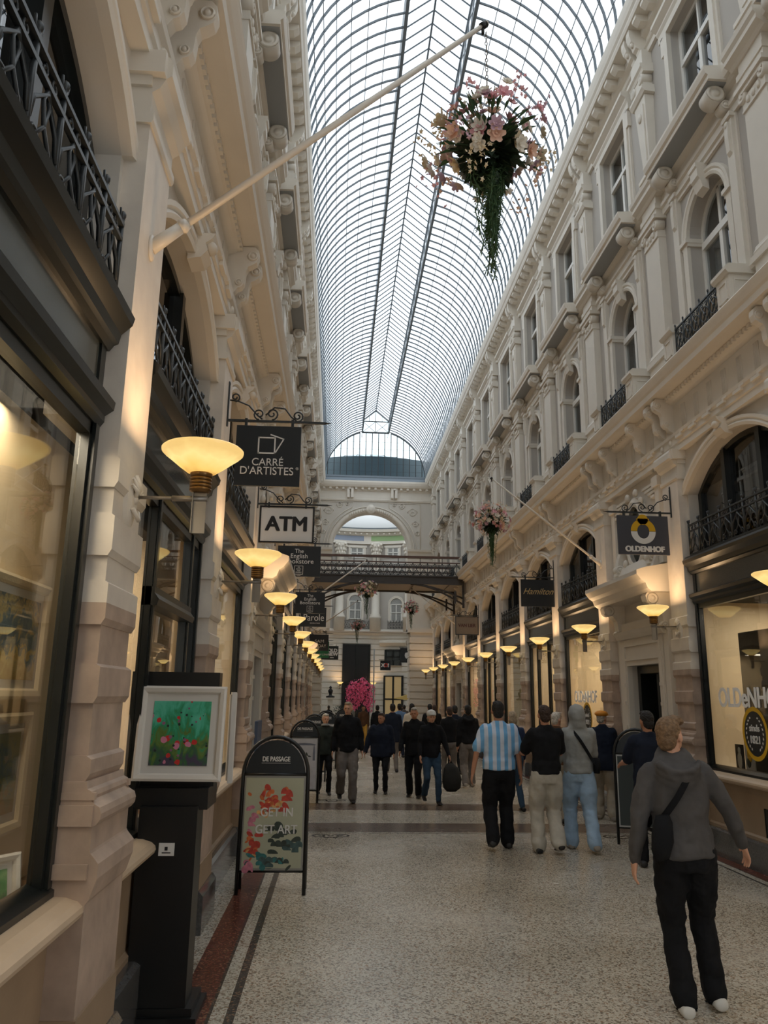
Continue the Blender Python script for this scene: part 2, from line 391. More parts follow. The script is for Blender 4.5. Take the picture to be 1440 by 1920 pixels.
def bay_panel(door):
    mb = MB()
    U = 1.5
    mb.m(m_wall)
    if door: low = [[(-.62, .12), (.62, .12), (.62, 2.32), (-.62, 2.32)]]
    if door: mb.hole([(-U, 0), (U, 0), (U, 6.3), (-U, 6.3)], low, DB, DW)
    else:
        for sg in (-1, 1): mb.box(-.17, DW, min(sg*1.21, sg*U), max(sg*1.21, sg*U), 0, 3.1)
        mb.box(-.17, DW, -1.21, 1.21, 0, .86)
        mb.hole([(-U, 3.1), (-1.21, 3.1)]+arch_pts(1.21, 4.55, .48)[::-1]+[(1.21, 3.1), (U, 3.1), (U, 6.3), (-U, 6.3)], [], -.36, DW)
    mb.m(m_grey); mb.hole([(-U, 6.3), (U, 6.3), (U, 9.4), (-U, 9.4)], [open_arch(.55, 6.78, 8.02, .55)], DB, DW)
    mb.hole([(-U, 9.4), (U, 9.4), (U, 12.7), (-U, 12.7)], [[(-.6, 9.72), (.6, 9.72), (.6, 11.6), (-.6, 11.6)]], DB, DW)
    mb.m(m_trim)
    if not door:
        arch_mould(mb, 1.21, 4.55, .48, .14, DW, -.05)
        # keystone bracket
        mb.extr([(-.12, 4.98), (-.02, 5.0), (.03, 5.06), (.01, 5.12), (.06, 5.16), (.08, 5.2), (-.12, 5.2)], 'y', -.1, .1)
        mb.ball((.035, 0, 5.13), (.05, .075, .05), 10, 6)
        # sill, bulkhead panel
        mb.m(m_sand); mb.extr([(-.25, .86), (-.25, .97), (-.1, .965), (-.02, .96), (.03, .945), (.053, .925), (.058, .905), (.05, .885), (.03, .87), (.0, .86)], 'y', -1.23, 1.23)
        mb.m(m_sand2); mb.extr([(DW, .3), (DW, .86), (-.06, .86), (-.06, .82), (-.075, .78), (-.075, .36), (-.05, .34), (-.05, .3)], 'y', -1.23, 1.23)
    else:
        # raised frame, hood and oval window above a side door
        for sg in (-1, 1):
            mb.m(m_trim); mb.box(DW, -.04, sg*.62, sg*.8, .1, 2.5); mb.box(-.04, -.02, sg*.66, sg*.76, .1, 2.5)
            mb.box(DW, -.05, sg*.82, sg*.98, 0.3, 3.1)
            for zz in (1.35, 1.72, 2.0):
                mb.box(-.02, .0, sg*.69, sg*.73, zz, zz+.05)
            # hood consoles
            mb.extr([(DW, 2.75), (-.04, 2.78), (0, 2.9), (.02, 3.05), (.1, 3.15), (.22, 3.18), (.24, 3.26), (.2, 3.32), (DW, 3.32)], 'y', sg*.98, sg*.8)
            scroll(mb, (.14, 3.22), .085, min(sg*.8, sg*.99), max(sg*.8, sg*.99))
            scroll(mb, (-.02, 2.85), .05, min(sg*.8, sg*.99), max(sg*.8, sg*.99))
        mb.box(DW, -.04, -.8, .8, 2.32, 3.0); mb.box(-.04, -.02, -.7, .7, 2.4, 2.44); mb.box(-.04, -.02, -.7, .7, 2.62, 2.66)
        mb.box(-.04, -.02, -.7, -.66, 2.44, 2.62); mb.box(-.04, -.02, .66, .7, 2.44, 2.62)
        mb.extr([(DW, 2.72), (0, 2.74), (.03, 2.8), (.05, 2.86), (DW, 2.9)], 'y', -.92, .92)
        hood = [(DW, 3.3), (.22, 3.3), (.27, 3.34), (.3, 3.42), (.36, 3.46), (.42, 3.54), (.42, 3.6), (.3, 3.64), (DW, 3.72)]
        mb.extr(hood, 'y', -1.16, 1.16)
        mb.extr([(DW, 3.7), (.1, 3.66), (.04, 3.74), (-.02, 3.9), (DW, 3.95)], 'y', -.85, .85)
        # oval window with wreath frame
        n = 28
        for (a0, b0, xx0), (a1, b1, xx1) in (((.3, .46, -.04), (.36, .53, -.02)), ((.36, .53, -.02), (.42, .6, -.05)), ((.42, .6, -.05), (.43, .61, DW))):
            ra = [mb.v(xx0, a0*cos(2*pi*i/n), 4.35+b0*sin(2*pi*i/n)) for i in range(n)]; rb = [mb.v(xx1, a1*cos(2*pi*i/n), 4.35+b1*sin(2*pi*i/n)) for i in range(n)]
            for i in range(n): mb.f([ra[i], ra[(i+1) % n], rb[(i+1) % n], rb[i]], True)
        for i in range(13):
            a = pi/2+.35+i*(2*pi-.7)/12
            mb.ball((-.03, .5*cos(a), 4.35+.68*sin(a)), (.04, .07, .07), 8, 5)
        for sg in (-1, 1):
            mb.box(DW, -.05, sg*.86, sg*1.0, 3.75, 4.9); mb.box(DW, -.02, sg*.82, sg*1.04, 4.9, 5.05)
            mb.extr([(DW, 3.75), (.06, 3.78), (.02, 4.0), (-.04, 4.2), (DW, 4.3)], 'y', sg*.6, sg*.74)
            scroll(mb, (0, 3.88), .07, min(sg*.58, sg*.76), max(sg*.58, sg*.76))
            for j in range(4): mb.box(DW, -.08+.01*j, sg*(.3+.13*j), sg*.84, 4.98-.07*j, 5.02-.07*j)
    # plinth
    mb.m(m_plinth)
    if not door: mb.extr([(DW, 0), (DW, .31), (-.01, .31), (.02, .29), (.02, 0)], 'y', -1.25, 1.25)
    else:
        mb.m(m_plinth); mb.box(DB, .12, -.7, .7, 0, .12); mb.m(m_sand2)
        for sg in (-1, 1): mb.box(DW, -.03, sg*.82, sg*1.24, 0, .31)
    # ---- second storey window dressing
    mb.m(m_trim)
    arch_mould(mb, .55, 8.02, .55, .13, DW, -.06, y0=None)
    for sg in (-1, 1):
        mb.box(-.3, -.07, sg*.52, sg*.7, 7.94, 7.99); mb.box(-.3, -.04, sg*.51, sg*.71, 7.99, 8.05); mb.box(DW, -.07, sg*.55, sg*.67, 6.78, 7.94)
        mb.box(DW, -.05, sg*.72, sg*.88, 6.78, 8.92); mb.box(DW, -.02, sg*.7, sg*.9, 8.86, 8.92)
        mb.extr([(-.05, 8.35), (-.02, 8.4), (-.01, 8.6), (-.02, 8.8), (-.05, 8.82)], 'y', sg*.76, sg*.84)
        mb.ball((-.03, sg*.8, 8.78), (.03, .045, .05), 8, 5)
        mb.box(DW, -.09, sg*.88, sg*.92, 6.78, 8.9)
        # roll brackets under the shelf
        scroll(mb, (.1, 9.2), .125, min(sg*.66, sg*.86), max(sg*.66, sg*.86)); scroll(mb, (-.03, 9.06), .07, min(sg*.68, sg*.84), max(sg*.68, sg*.84))
    mb.extr([(DW, 8.4), (-.03, 8.44), (.0, 8.56), (.03, 8.6), (.03, 8.72), (.05, 8.74), (.05, 8.8), (DW, 8.8)], 'y', -.1, .1)
    mb.extr([(DW, 8.78), (-.08, 8.78), (-.08, 8.83), (-.05, 8.85), (-.05, 8.9), (DW, 8.9)], 'y', -.72, .72)
    # parapet: two pedestals with sunk panels, sill over iron panel
    for sg in (-1, 1):
        a, b = sorted((sg*.62, sg*.92)); mb.box(DW, .2, a, b, 6.3, 6.66)
        mb.extr([(DW, 6.66), (.22, 6.66), (.25, 6.7), (.25, 6.74), (.2, 6.78), (DW, 6.78)], 'y', a-.03, b+.03)
        mb.box(.2, .212, a+.05, b-.05, 6.36, 6.38); mb.box(.2, .212, a+.05, b-.05, 6.58, 6.6)
        mb.box(.2, .212, a+.05, a+.07, 6.36, 6.6); mb.box(.2, .212, b-.07, b-.05, 6.36, 6.6)
        yy = a if sg < 0 else b
        for (p, q, r, t) in ((-.05, .15, 6.36, 6.38), (-.05, .15, 6.58, 6.6), (-.05, -.03, 6.36, 6.6), (.13, .15, 6.36, 6.6)):
            mb.box(p, q, yy-.01, yy+.01, r, t)
    mb.extr([(-.1, 6.66), (.06, 6.68), (.08, 6.72), (.05, 6.77), (-.1, 6.77)], 'y', -.6, .6)
    mb.box(DW, DB+.4, -.6, .6, 6.28, 6.3)
    # shelf slab over the window
    mb.m(m_under); mb.box(DW, .23, -.93, .93, 9.3, 9.31)  # thin grey sheet along the underside of the slab
    mb.m(m_trim); mb.extr([(DW, 9.31), (.24, 9.31), (.24, 9.37), (.27, 9.39), (.29, 9.46), (.29, 9.5), (DW, 9.53)], 'y', -.97, .97)
    # ---- third storey window dressing
    for sg in (-1, 1):
        mb.box(DW, -.05, sg*.6, sg*.72, 9.53, 11.6); mb.box(DW, -.08, sg*.72, sg*.77, 9.53, 11.6); mb.box(DW, -.05, sg*.72, sg*.8, 11.3, 11.62)
    mb.extr([(DW, 11.6), (-.05, 11.6), (-.05, 11.72), (-.02, 11.76), (-.02, 11.8), (.06, 11.86), (.06, 11.92), (DW, 11.94)], 'y', -.86, .86)
    return mb.mesh('bay_panel')
me_bay, me_baydoor = bay_panel(False), bay_panel(True)

# ---- pilaster shapes
def pil_low():
    mb = MB().m(m_lowpil); b = .27
    mb.box(DW, 0, -b+.02, b-.02, 1.33, 4.78)
    for z0, z1 in ((2.75, 2.9), (2.42, 2.62), (2.1, 2.3), (1.75, 1.92), (1.42, 1.52)):
        mb.extr([(DW, z0), (.005, z0), (.022, z0+.03), (.022, z1-.01), (0, z1+.005), (DW, z1+.005)], 'y', -b-.005, b+.005)
    # base mouldings
    prof = [(DW, .5), (.06, .5), (.06, .93), (.075, .95), (.09, 1.0), (.1, 1.03), (.1, 1.09), (.065, 1.13), (.06, 1.14), (.06, 1.235), (.075, 1.245), (.09, 1.265), (.093, 1.29), (.085, 1.315),
            (.06, 1.33), (.045, 1.345), (.05, 1.36), (.045, 1.38), (.025, 1.39), (.02, 1.42), (DW, 1.42)]
    mb.extr(prof, 'y', -b-.03, b+.03)
    for sg in (-1, 1):   # returns of the base mouldings at the ends
        for z0, z1, e in ((1.03, 1.09, .05), (1.24, 1.325, .045), (1.345, 1.375, .035)):
            mb.box(DW, .06, sg*(b+.0), sg*(b+e), z0, z1)
    mb.m(m_sand2); mb.box(DW, .07, -b-.04, b+.04, .31, .5)
    mb.m(m_plinth); mb.extr([(DW, 0), (.11, 0), (.11, .27), (.08, .31), (DW, .31)], 'y', -b-.07, b+.07)
    mb.m(m_trim)
    mb.extr([(DW, 4.78), (.01, 4.78), (.02, 4.8), (.02, 4.84), (.0, 4.85), (.0, 4.97), (.04, 5.0), (.07, 5.06), (.1, 5.08), (.1, 5.16), (.08, 5.2), (DW, 5.2)], 'y', -b-.0, b+.0)
    for sg in (-1, 1): mb.box(DW, .07, sg*b, sg*(b+.05), 5.06, 5.2); mb.box(DW, .0, sg*b, sg*(b+.02), 5.0, 5.06)
    return mb.mesh('pilaster')
def pil_mid():
    mb = MB().m(m_trim); b = .25
    mb.box(DW, .06, -b-.06, b+.06, 6.3, 6.36); mb.box(DW, .04, -b-.04, b+.04, 6.36, 6.62); mb.box(DW, .07, -b-.07, b+.07, 6.62, 6.7)
    mb.extr([(DW, 6.7), (.05, 6.7), (.055, 6.74), (.03, 6.78), (.02, 6.82), (DW, 6.82)], 'y', -b-.03, b+.03)
    mb.box(DW, 0, -b+.01, b-.01, 6.8, 8.56)
    mb.box(DW, .02, -b, b, 8.56, 8.59); mb.box(DW, .012, -b+.01, b-.01, 8.59, 8.74)
    for k in range(3): mb.ball((.02, -.11+.11*k, 8.66), (.02, .035, .05), 8, 5)
    for sg in (-1, 1):   # volutes
        mb.lathe([(.085, -.1), (.085, .03), (.07, .045), (.05, .045), (.045, .035), (.03, .035), (.02, .055)], 18, (0, sg*.215, 8.76), axis='x')
    mb.box(DW, .05, -b, b, 8.78, 8.84); mb.box(DW, .075, -b-.06, b+.06, 8.84, 8.9)
    # entablature block breaking forward
    mb.box(DW, .02, -b-.02, b+.02, 8.9, 9.02); mb.box(DW, .035, -b-.035, b+.035, 9.02, 9.1); mb.box(DW, .01, -b-.01, b+.01, 9.1, 9.26)
    mb.extr([(DW, 9.24), (.03, 9.24), (.06, 9.28), (.12, 9.32), (.12, 9.38), (.15, 9.42), (.16, 9.48), (.1, 9.53), (DW, 9.53)], 'y', -b-.12, b+.12)
    return mb.mesh('pilaster')
def pil_top():
    mb = MB().m(m_trim)
    mb.box(DW, .03, -.24, .24, 9.53, 9.72); mb.box(DW, .05, -.2, .2, 9.72, 9.78)
    A = [mb.v(x, y, z) for z, hw, d in ((9.78, .12, -.02), (11.12, .2, .03)) for x, y in ((DW, -hw), (d, -hw), (d, hw), (DW, hw))]
    for q in ((0, 1, 5, 4), (1, 2, 6, 5), (2, 3, 7, 6), (0, 3, 2, 1), (4, 5, 6, 7)): mb.f([A[i] for i in q])
    B = [mb.v(x, y, z) for z, hw, d in ((9.9, .06, .005), (11.0, .13, .045)) for x, y in ((-.05, -hw), (d, -hw), (d, hw), (-.05, hw))]
    for q in ((0, 1, 5, 4), (1, 2, 6, 5), (2, 3, 7, 6), (0, 3, 2, 1), (4, 5, 6, 7)): mb.f([B[i] for i in q])
    mb.ball((.045, 0, 10.82), (.03, .06, .08), 8, 6)
    mb.extr([(DW, 11.12), (.05, 11.14), (.09, 11.2), (.09, 11.25), (DW, 11.26)], 'y', -.26, .26)
    mb.box(DW, .04, -.2, .2, 11.26, 11.5)
    for sg in (-1, 1): mb.lathe([(.085, -.1), (.085, .06), (.065, .075), (.05, .06), (.02, .085)], 16, (0, sg*.16, 11.42), axis='x')
    mb.extr([(DW, 11.5), (.05, 11.5), (.07, 11.55), (.1, 11.58), (.1, 11.64), (DW, 11.66)], 'y', -.27, .27)
    mb.box(DW, .04, -.23, .23, 11.66, 11.94)
    for sg in (-1, 1):
        mb.extr([(DW, 11.94), (.03, 11.94), (.05, 12.0), (.1, 12.03), (.12, 12.1), (.17, 12.15), (.2, 12.25), (.2, 12.36), (DW, 12.36)], 'y', sg*.04, sg*.17)
        mb.ball((.12, sg*.105, 12.12), (.05, .05, .05), 8, 6)
    return mb.mesh('pilaster')
me_p1, me_p2, me_p3 = pil_low(), pil_mid(), pil_top()
def console():
    mb = MB().m(m_trim); mb.extr(console_poly(), 'y', -.045, .045)
    scroll(mb, (.18, 5.88), .052, -.05, .05); scroll(mb, (.06, 5.6), .036, -.05, .05)
    mb.box(-.06, -.03, -.045, .045, 5.38, 5.5)
    mb.ball((-.0, 0, 5.33), (.03, .045, .05), 8, 5)
    return mb.mesh('console_bracket')
me_con = console()
def vrosette():
    mb = MB().m(m_trim)
    n = 14
    for (sc, xx), (sc2, xx2) in (((1, 0), (.92, .03)), ((.92, .03), (.6, .045)), ((.6, .045), (.1, .05))):
        def out(sx, q): return [mb.v(q, sx*.1*cos(2*pi*i/n), 2.76+sx*(.155 if sin(2*pi*i/n) > 0 else .19)*sin(2*pi*i/n)) for i in range(n)]
        a, b2 = out(sc, xx), out(sc2, xx2)
        for i in range(n): mb.f([a[i], a[(i+1) % n], b2[(i+1) % n], b2[i]], True)
    for i in range(7):   # shell ribs
        a = pi*(i+.5)/7-pi/2
        mb.tube([(.05, 0, 2.74), (.065, .05*sin(a), 2.78+.05*cos(a)), (.04, .085*sin(a), 2.8+.1*cos(a))], [.012, .014, .008], 6)
    mb.ball((.05, 0, 2.75), (.03, .035, .035), 10, 6)
    return mb.mesh('rosette')
me_ros = vrosette()

walls = {}
for s, K in (('left', LK), ('right', RK)):
    X, rz = side(s)
    W = empty('wall_'+s, kind='structure'); walls[s] = W
    sg = 1 if s == 'left' else -1
    P = lambda d: X+sg*d
    for i, y in enumerate(K):
        inst('pilaster', me_p1, W, (X, y, 0), rz); inst('pilaster', me_p2, W, (X, y, 0), rz); inst('pilaster', me_p3, W, (X, y, 0), rz)
        for dy in (-.14, .14): inst('console_bracket', me_con, W, (X, y+dy, 0), rz)
        if i < len(K)-1:
            door = abs(y+1.5-(11.4 if s == 'left' else 11.8)) < .6 or abs(y+1.5-(29.4 if s == 'left' else 29.8)) < .6
            inst('wall_panel', me_baydoor if door else me_bay, W, (X, y+1.5, 0), rz)
            if door:
                for dy in (-.62, .62): inst('console_bracket', me_con, W, (X, y+1.5+dy, 0), rz)
    ya, yb = K[0]-1.0, END
    # continuous string courses, cornices and eaves
    def run(name, prof, m, y0=ya, y1=yb, extra=None):
        mb = MB().m(m)
        mb.extr([(P(a), b) for a, b in prof], 'y', y0, y1)
        if extra: extra(mb)
        return mb.build(name, W)
    def low_extra(mb):
        y = ya
        while y < yb-.2:      # dentils and fret blocks
            a, b = sorted((P(.05), P(.085))); mb.box(a, b, y, y+.05, 5.925, 5.975); y += .09
        y = K[0]-1
        for yy in [k+o for k in K[:-1] for o in (.55, .95, 1.35, 1.75, 2.15, 2.55)]:
            a, b = sorted((P(.0), P(.035))); mb.box(a, b, yy-.09, yy+.09, 5.33, 5.37); mb.box(a, b, yy-.16, yy-.05, 5.37, 5.4)
    run('cornice', [(DW, 5.18), (-.02, 5.18), (-.02, 5.27), (.0, 5.28), (.0, 5.36), (.03, 5.38), (.04, 5.42), (-.05, 5.43), (-.05, 5.88), (.0, 5.9), (.03, 5.92), (.06, 5.925), (.06, 5.98), (.22, 5.99),
                    (.26, 6.0), (.27, 6.07), (.29, 6.1), (.32, 6.17), (.33, 6.2), (.3, 6.24), (.1, 6.3), (DW, 6.3)], m_trim, extra=low_extra)
    mbp = MB().m(m_trim)   # fluted frieze panels between brackets
    for k in K[:-1]:
        for j in range(6):
            yy = k+.55+j*.38
            for t in range(4): mbp.tube([(P(-.045), yy+t*.03, 5.48), (P(-.045), yy+t*.03, 5.8)], .012, 5)
    mbp.build('fluted_frieze', W)
    run('cornice', [(DW, 8.9), (-.08, 8.9), (-.08, 9.0), (-.05, 9.02), (-.05, 9.08), (-.09, 9.1), (-.09, 9.24), (-.03, 9.27), (0, 9.32), (.04, 9.34), (.06, 9.42), (.06, 9.46), (0, 9.53), (DW, 9.53)], m_trim)
    def eave_extra(mb):
        y = ya+.2
        while y < yb-.3:
            if all(abs(y-k) > .25 for k in K):
                a, b = sorted((P(-.02), P(.2))); mb.extr([(P(-.02), 12.24), (P(.12), 12.24), (P(.16), 12.27), (P(.2), 12.3), (P(.2), 12.36), (P(-.02), 12.36)], 'y', y, y+.15)
            y += .3333
    run('eaves_cornice', [(DW, 11.9), (-.07, 11.9), (-.06, 11.98), (-.03, 12.0), (-.08, 12.02), (-.08, 12.2), (-.03, 12.22), (0, 12.24), (0, 12.36), (.22, 12.37), (.24, 12.42), (.24, 12.46), (.27, 12.5),
                    (.29, 12.58), (.3, 12.66), (.3, 12.72), (.22, 12.74), (DW-.2, 12.74)], m_trim, extra=eave_extra)
    # sill-level string course on the second storey
    run('string_course', [(DW, 6.7), (-.06, 6.7), (-.04, 6.74), (-.04, 6.77), (DW, 6.8)], m_trim)
    # plain end strips of wall
    for a, b in ((ya, K[0]-.0), (K[-1], END)):
        mb = MB().m(m_wall); q = sorted((P(DB), P(DW))); mb.box(q[0], q[1], a, b, 0, 12.7); mb.build('wall_panel', W)
    # backing behind the storeys (rooms seen through the glass)
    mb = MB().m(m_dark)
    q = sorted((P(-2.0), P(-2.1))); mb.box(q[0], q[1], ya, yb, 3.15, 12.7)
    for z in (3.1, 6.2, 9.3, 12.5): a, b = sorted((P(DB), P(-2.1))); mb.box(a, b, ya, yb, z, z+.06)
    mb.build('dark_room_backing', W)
    # shop rooms
    for i, k in enumerate(K[:-1]):
        c = k+1.5
        door = abs(c-(11.4 if s == 'left' else 11.8)) < .6 or abs(c-(29.4 if s == 'left' else 29.8)) < .6
        dep = -.44 if (s == 'left' and i == 0) else -1.7
        mb = MB().m(m_shop if not door else m_dark)
        a, b = sorted((P(dep), P(dep-.05))); mb.box(a, b, c-1.45, c+(1.45 if dep < -1 else 2.5), 0, 3.1)
        for e in (-1.47, 1.42):
            if s == 'left' and ((i == 0 and e > 0) or (i == 1 and e < 0)): continue
            a, b = sorted((P(-.18), P(dep))); mb.box(a, b, c+e, c+e+.05, 0, 3.1)
        mb.m(m_shopf); a, b = sorted((P(DW-.06), P(dep))); z = .9 if not door else .1
        mb.box(a, b, c-1.21, c+1.21, z-.04, z)
        mb.build('shop_room', W)
        if not door:
            ld = bpy.data.lights.new('shop_ceiling_light', 'AREA'); ld.shape = 'RECTANGLE'; ld.size = .5; ld.size_y = 2.0
            if dep > -1: ld.size = .2
            warm = [(1, .85, .66), (1, .86, .7), (1, .89, .76), (1, .83, .62)][i % 4]
            ld.color = warm; ld.energy = SHOP_W*(1.1 if dep > -1 else 1)*[1, .8, .7, 1.1, .75][(i*2+(s == 'left')) % 5]
            lo = bpy.data.objects.new('shop_ceiling_light', ld); link(lo, W); lo.location = (P((DW+dep)/2-(.1 if dep < -1 else .03)), c, 3.05)

# unseen wall added behind the camera, closing the passage to keep light in
mb = MB().m(m_wall); mb.box(-1.3, 4.9, -2.1, -1.9, 0, 12.7); mb.build('wall_back', kind='structure')

# ---- railings and windows of the bays
def tube2(mb, pts, r, x=0.0, seg=5): mb.tube([(x, p[0], p[1]) for p in pts], r, seg)
def mezz_rail():
    mb = MB().m(m_iron)
    H0, H1 = 3.68, 4.1; n = 8; hw = 1.14
    mb.box(-.012, .012, -hw, hw, H0, H0+.025); mb.box(-.012, .012, -hw, hw, H1-.1, H1-.08); mb.box(-.015, .015, -hw, hw, H1-.02, H1)
    st = 2*hw/n
    for i in range(n+1):
        y = -hw+i*st
        mb.tube([(0, y, H0), (0, y, H1+.03)], .013, 6); mb.ball((0, y, H1+.045), (.02, .02, .028), 6, 5)
        for sg in (-1, 1): tube2(mb, [(y, H1+.01), (y+sg*.03, H1+.04), (y+sg*.035, H1+.07)], .006)
        if i < n:
            c = y+st/2
            tube2(mb, [(y+.01, H0+.1), (y+.03, H0+.2), (c, H1-.12), (y+st-.03, H0+.2), (y+st-.01, H0+.1)], .011)
            tube2(mb, [(y+.02, H0+.02), (c, H0+.16), (c+.03, H0+.26), (c, H1-.1)], .009); tube2(mb, [(y+st-.02, H0+.02), (c, H0+.16), (c-.03, H0+.26), (c, H1-.1)], .009)
            for sg in (-1, 1):
                tube2(mb, scroll_pts(c+sg*.05, H1-.05, .03, .008, 1.1, pi/2, 9, sg), .006)
                tube2(mb, scroll_pts(c+sg*.07, H0+.07, .05, .01, 1.2, -pi/2, 9, sg), .007)
    return mb.mesh('railing')
def panel_rail(hw, z0, z1, n):
    mb = MB().m(m_iron)
    mb.box(-.012, .012, -hw, hw, z0, z0+.02); mb.box(-.012, .012, -hw, hw, z1-.02, z1)
    st = 2*hw/n; h = z1-z0; c = (z0+z1)/2
    for i in range(n+1):
        y = -hw+i*st; mb.tube([(0, y, z0), (0, y, z1+.04)], .01, 5); mb.ball((0, y, z1+.05), (.014, .014, .024), 6, 4)
        if i < n:
            yc = y+st/2; r = min(st, h)*.42
            tube2(mb, [(yc+r*cos(a*pi/6), c+r*sin(a*pi/6)) for a in range(13)], .009)
            tube2(mb, [(y, z0), (yc, c), (y+st, z1)], .008); tube2(mb, [(y+st, z0), (yc, c), (y, z1)], .008)
            for sg in (-1, 1):
                tube2(mb, scroll_pts(yc+sg*r*.5, z0+h*.16, .04, .01, 1.2, 0, 8, sg), .007); tube2(mb, scroll_pts(yc+sg*r*.5, z1-h*.16, .04, .01, 1.2, 0, 8, -sg), .007)
            mb.ball((0, yc, c), (.016, .03, .03), 6, 5)
    return mb.mesh('railing')
me_r1, me_r2, me_r3 = mezz_rail(), panel_rail(.59, 6.29, 6.7, 5), panel_rail(.59, 9.55, 9.88, 5)

def shopfront(style):
    """timber shopfront: returns list of (name, mesh)"""
    f = MB().m(m_timber); x0, x1 = -.16, -.1; hw = 1.22
    posts = {'plain': [], 'door': [(-.42, -.34), (.78, .86)], 'split': [(-.5, -.43), (.43, .5)]}[style]
    for a, b in [(-hw, -hw+.1), (hw-.1, hw)]:
        f.box(x0, x1, a, b, .95, 3.06); f.box(x1, x1+.018, a+.03, b-.02, 1.0, 3.04)
    for a, b in posts: f.box(x0, x1, a, b, .3 if style == 'door' else .95, 3.06); f.box(x1, x1+.015, a+.02, b-.02, .97, 3.04)
    f.extr([(x0, .93), (x0, 1.03), (x1-.01, 1.01), (x1+.03, .99), (x1+.03, .96), (x1, .93)], 'y', -hw, hw)
    f.box(x0, x1, -hw, hw, 2.98, 3.08)
    if style == 'door': f.extr([(x0, 2.34), (x1+.04, 2.34), (x1+.05, 2.38), (x1+.02, 2.42), (x1+.02, 2.46), (x0, 2.46)], 'y', posts[0][0], posts[1][1])
    fa = MB().m(m_timber)
    fa.extr([(x0, 3.04), (x1+.01, 3.04), (x1+.03, 3.07), (x1+.03, 3.1), (x1+.07, 3.13), (x1+.075, 3.17), (x1+.03, 3.19), (x1, 3.2), (x0, 3.2)], 'y', -hw, hw)
    fa.extr([(x0, 3.44), (x1+.02, 3.44), (x1+.04, 3.47), (x1+.06, 3.48), (x1+.07, 3.53), (x1+.12, 3.58), (x1+.13, 3.62), (x1+.1, 3.655), (x0, 3.66)], 'y', -hw, hw)
    fa.m(m_fascia); fa.box(x0, x1, -hw+.02, hw-.02, 3.2, 3.44); fa.m(m_timber)
    for sg in (-1, 1): fa.box(x0, x1+.012, sg*(hw-.02), sg*(hw-.09), 3.2, 3.44)
    g = MB().m(m_glass); xs = [-hw+.1]+[v for p in posts for v in p]+[hw-.1]
    for a, b in zip(xs[::2], xs[1::2]): g.box(-.145, -.138, a, b, 1.0, 2.99)
    # arched upper light behind the railing
    u = MB().m(m_timber); xa, xb = -.34, -.26; hz = 3.66
    B = arch_pts(1.21, 4.55, .48, 14); A = arch_pts(1.13, 4.55, .41, 14)
    B = [(1.21, hz)]+B+[(-1.21, hz)]; A = [(1.13, hz)]+A+[(-1.13, hz)]
    for i in range(len(A)-1):
        V = [u.v(x, *p) for x in (xa, xb) for p in (A[i], A[i+1], B[i+1], B[i])]
        for q in ((0, 1, 2, 3), (4, 5, 6, 7), (0, 1, 5, 4), (2, 3, 7, 6)): u.f([V[j] for j in q])
    for y in (-.42, .42): u.box(xa, xb+.03, y-.045, y+.045, hz, 4.95)
    u.box(xa, xb, -1.15, 1.15, hz, hz+.08)
    ug = MB().m(m_glassup); ug.box(-.31, -.303, -1.13, 1.13, hz+.05, 4.6)
    ap = arch_pts(1.12, 4.55, .4, 14); ug.f([ug.v(-.306, *p) for p in ap])
    sh = MB().m(m_timber); sh.box(-.36, x1+.1, -1.2, 1.2, 3.63, 3.665)
    for v in list(sh.bm.verts): pass
    return [('window_frame', f.mesh('frame')), ('fascia', fa.mesh('fascia')), ('pane', g.mesh('pane')), ('arched_frame', u.mesh('arched_frame')), ('arched_pane', ug.mesh('arched_pane')), ('ledge', sh.mesh('ledge'))]
SF = {k: shopfront(k) for k in ('plain', 'door', 'split')}
def upwin():
    f = MB().m(m_winframe); xa, xb = -.34, -.28; z0 = 6.8
    B = [(.55, z0)]+arch_pts(.55, 8.02, .55, 14)+[(-.55, z0)]; A = [(.48, z0)]+arch_pts(.48, 8.02, .48, 14)+[(-.48, z0)]
    for i in range(len(A)-1):
        V = [f.v(x, *p) for x in (xa, xb) for p in (A[i], A[i+1], B[i+1], B[i])]
        for q in ((0, 1, 2, 3), (4, 5, 6, 7), (0, 1, 5, 4), (2, 3, 7, 6)): f.f([V[j] for j in q])
    f.box(xa, xb, -.5, .5, z0, z0+.07); f.box(xa, xb+.02, -.5, .5, 7.86, 7.96); f.box(xa, xb+.01, -.04, .04, z0, 7.9); f.box(xa, xb, -.03, .03, 7.9, 8.52)
    g = MB().m(m_glassup); g.f([g.v(-.31, *p) for p in [(.5, z0), ]+arch_pts(.5, 8.02, .5, 14)+[(-.5, z0)]])
    c = MB().m(m_curtain)
    for sg in (-1, 1):
        for i in range(8): a = sg*(.48-.03*i); b = sg*(.48-.03*(i+1)); x = -.42+.015*(i % 2); x2 = -.42+.015*((i+1) % 2); c.f([c.v(x, a, z0), c.v(x2, b, z0), c.v(x2, b, 8.0), c.v(x, a, 8.0)])
    return [('window_frame', f.mesh('frame')), ('pane', g.mesh('pane')), ('curtain', c.mesh('curtain'))]
def topwin():
    f = MB().m(m_winframe); xa, xb = -.3, -.24; z0, z1 = 9.72, 11.6
    for a, b in ((-.6, -.53), (.53, .6)): f.box(xa, xb, a, b, z0, z1)
    f.box(xa, xb, -.6, .6, z0, z0+.07); f.box(xa, xb, -.6, .6, z1-.06, z1); f.box(xa, xb+.02, -.54, .54, 10.92, 11.0); f.box(xa, xb+.01, -.04, .04, z0, 10.95); f.box(xa, xb, -.02, .02, 10.95, z1)
    g = MB().m(m_glassup); g.f([g.v(-.27, *p) for p in ((-.54, z0), (.54, z0), (.54, z1), (-.54, z1))])
    return [('window_frame', f.mesh('frame')), ('pane', g.mesh('pane'))]
UW, TW = upwin(), topwin()
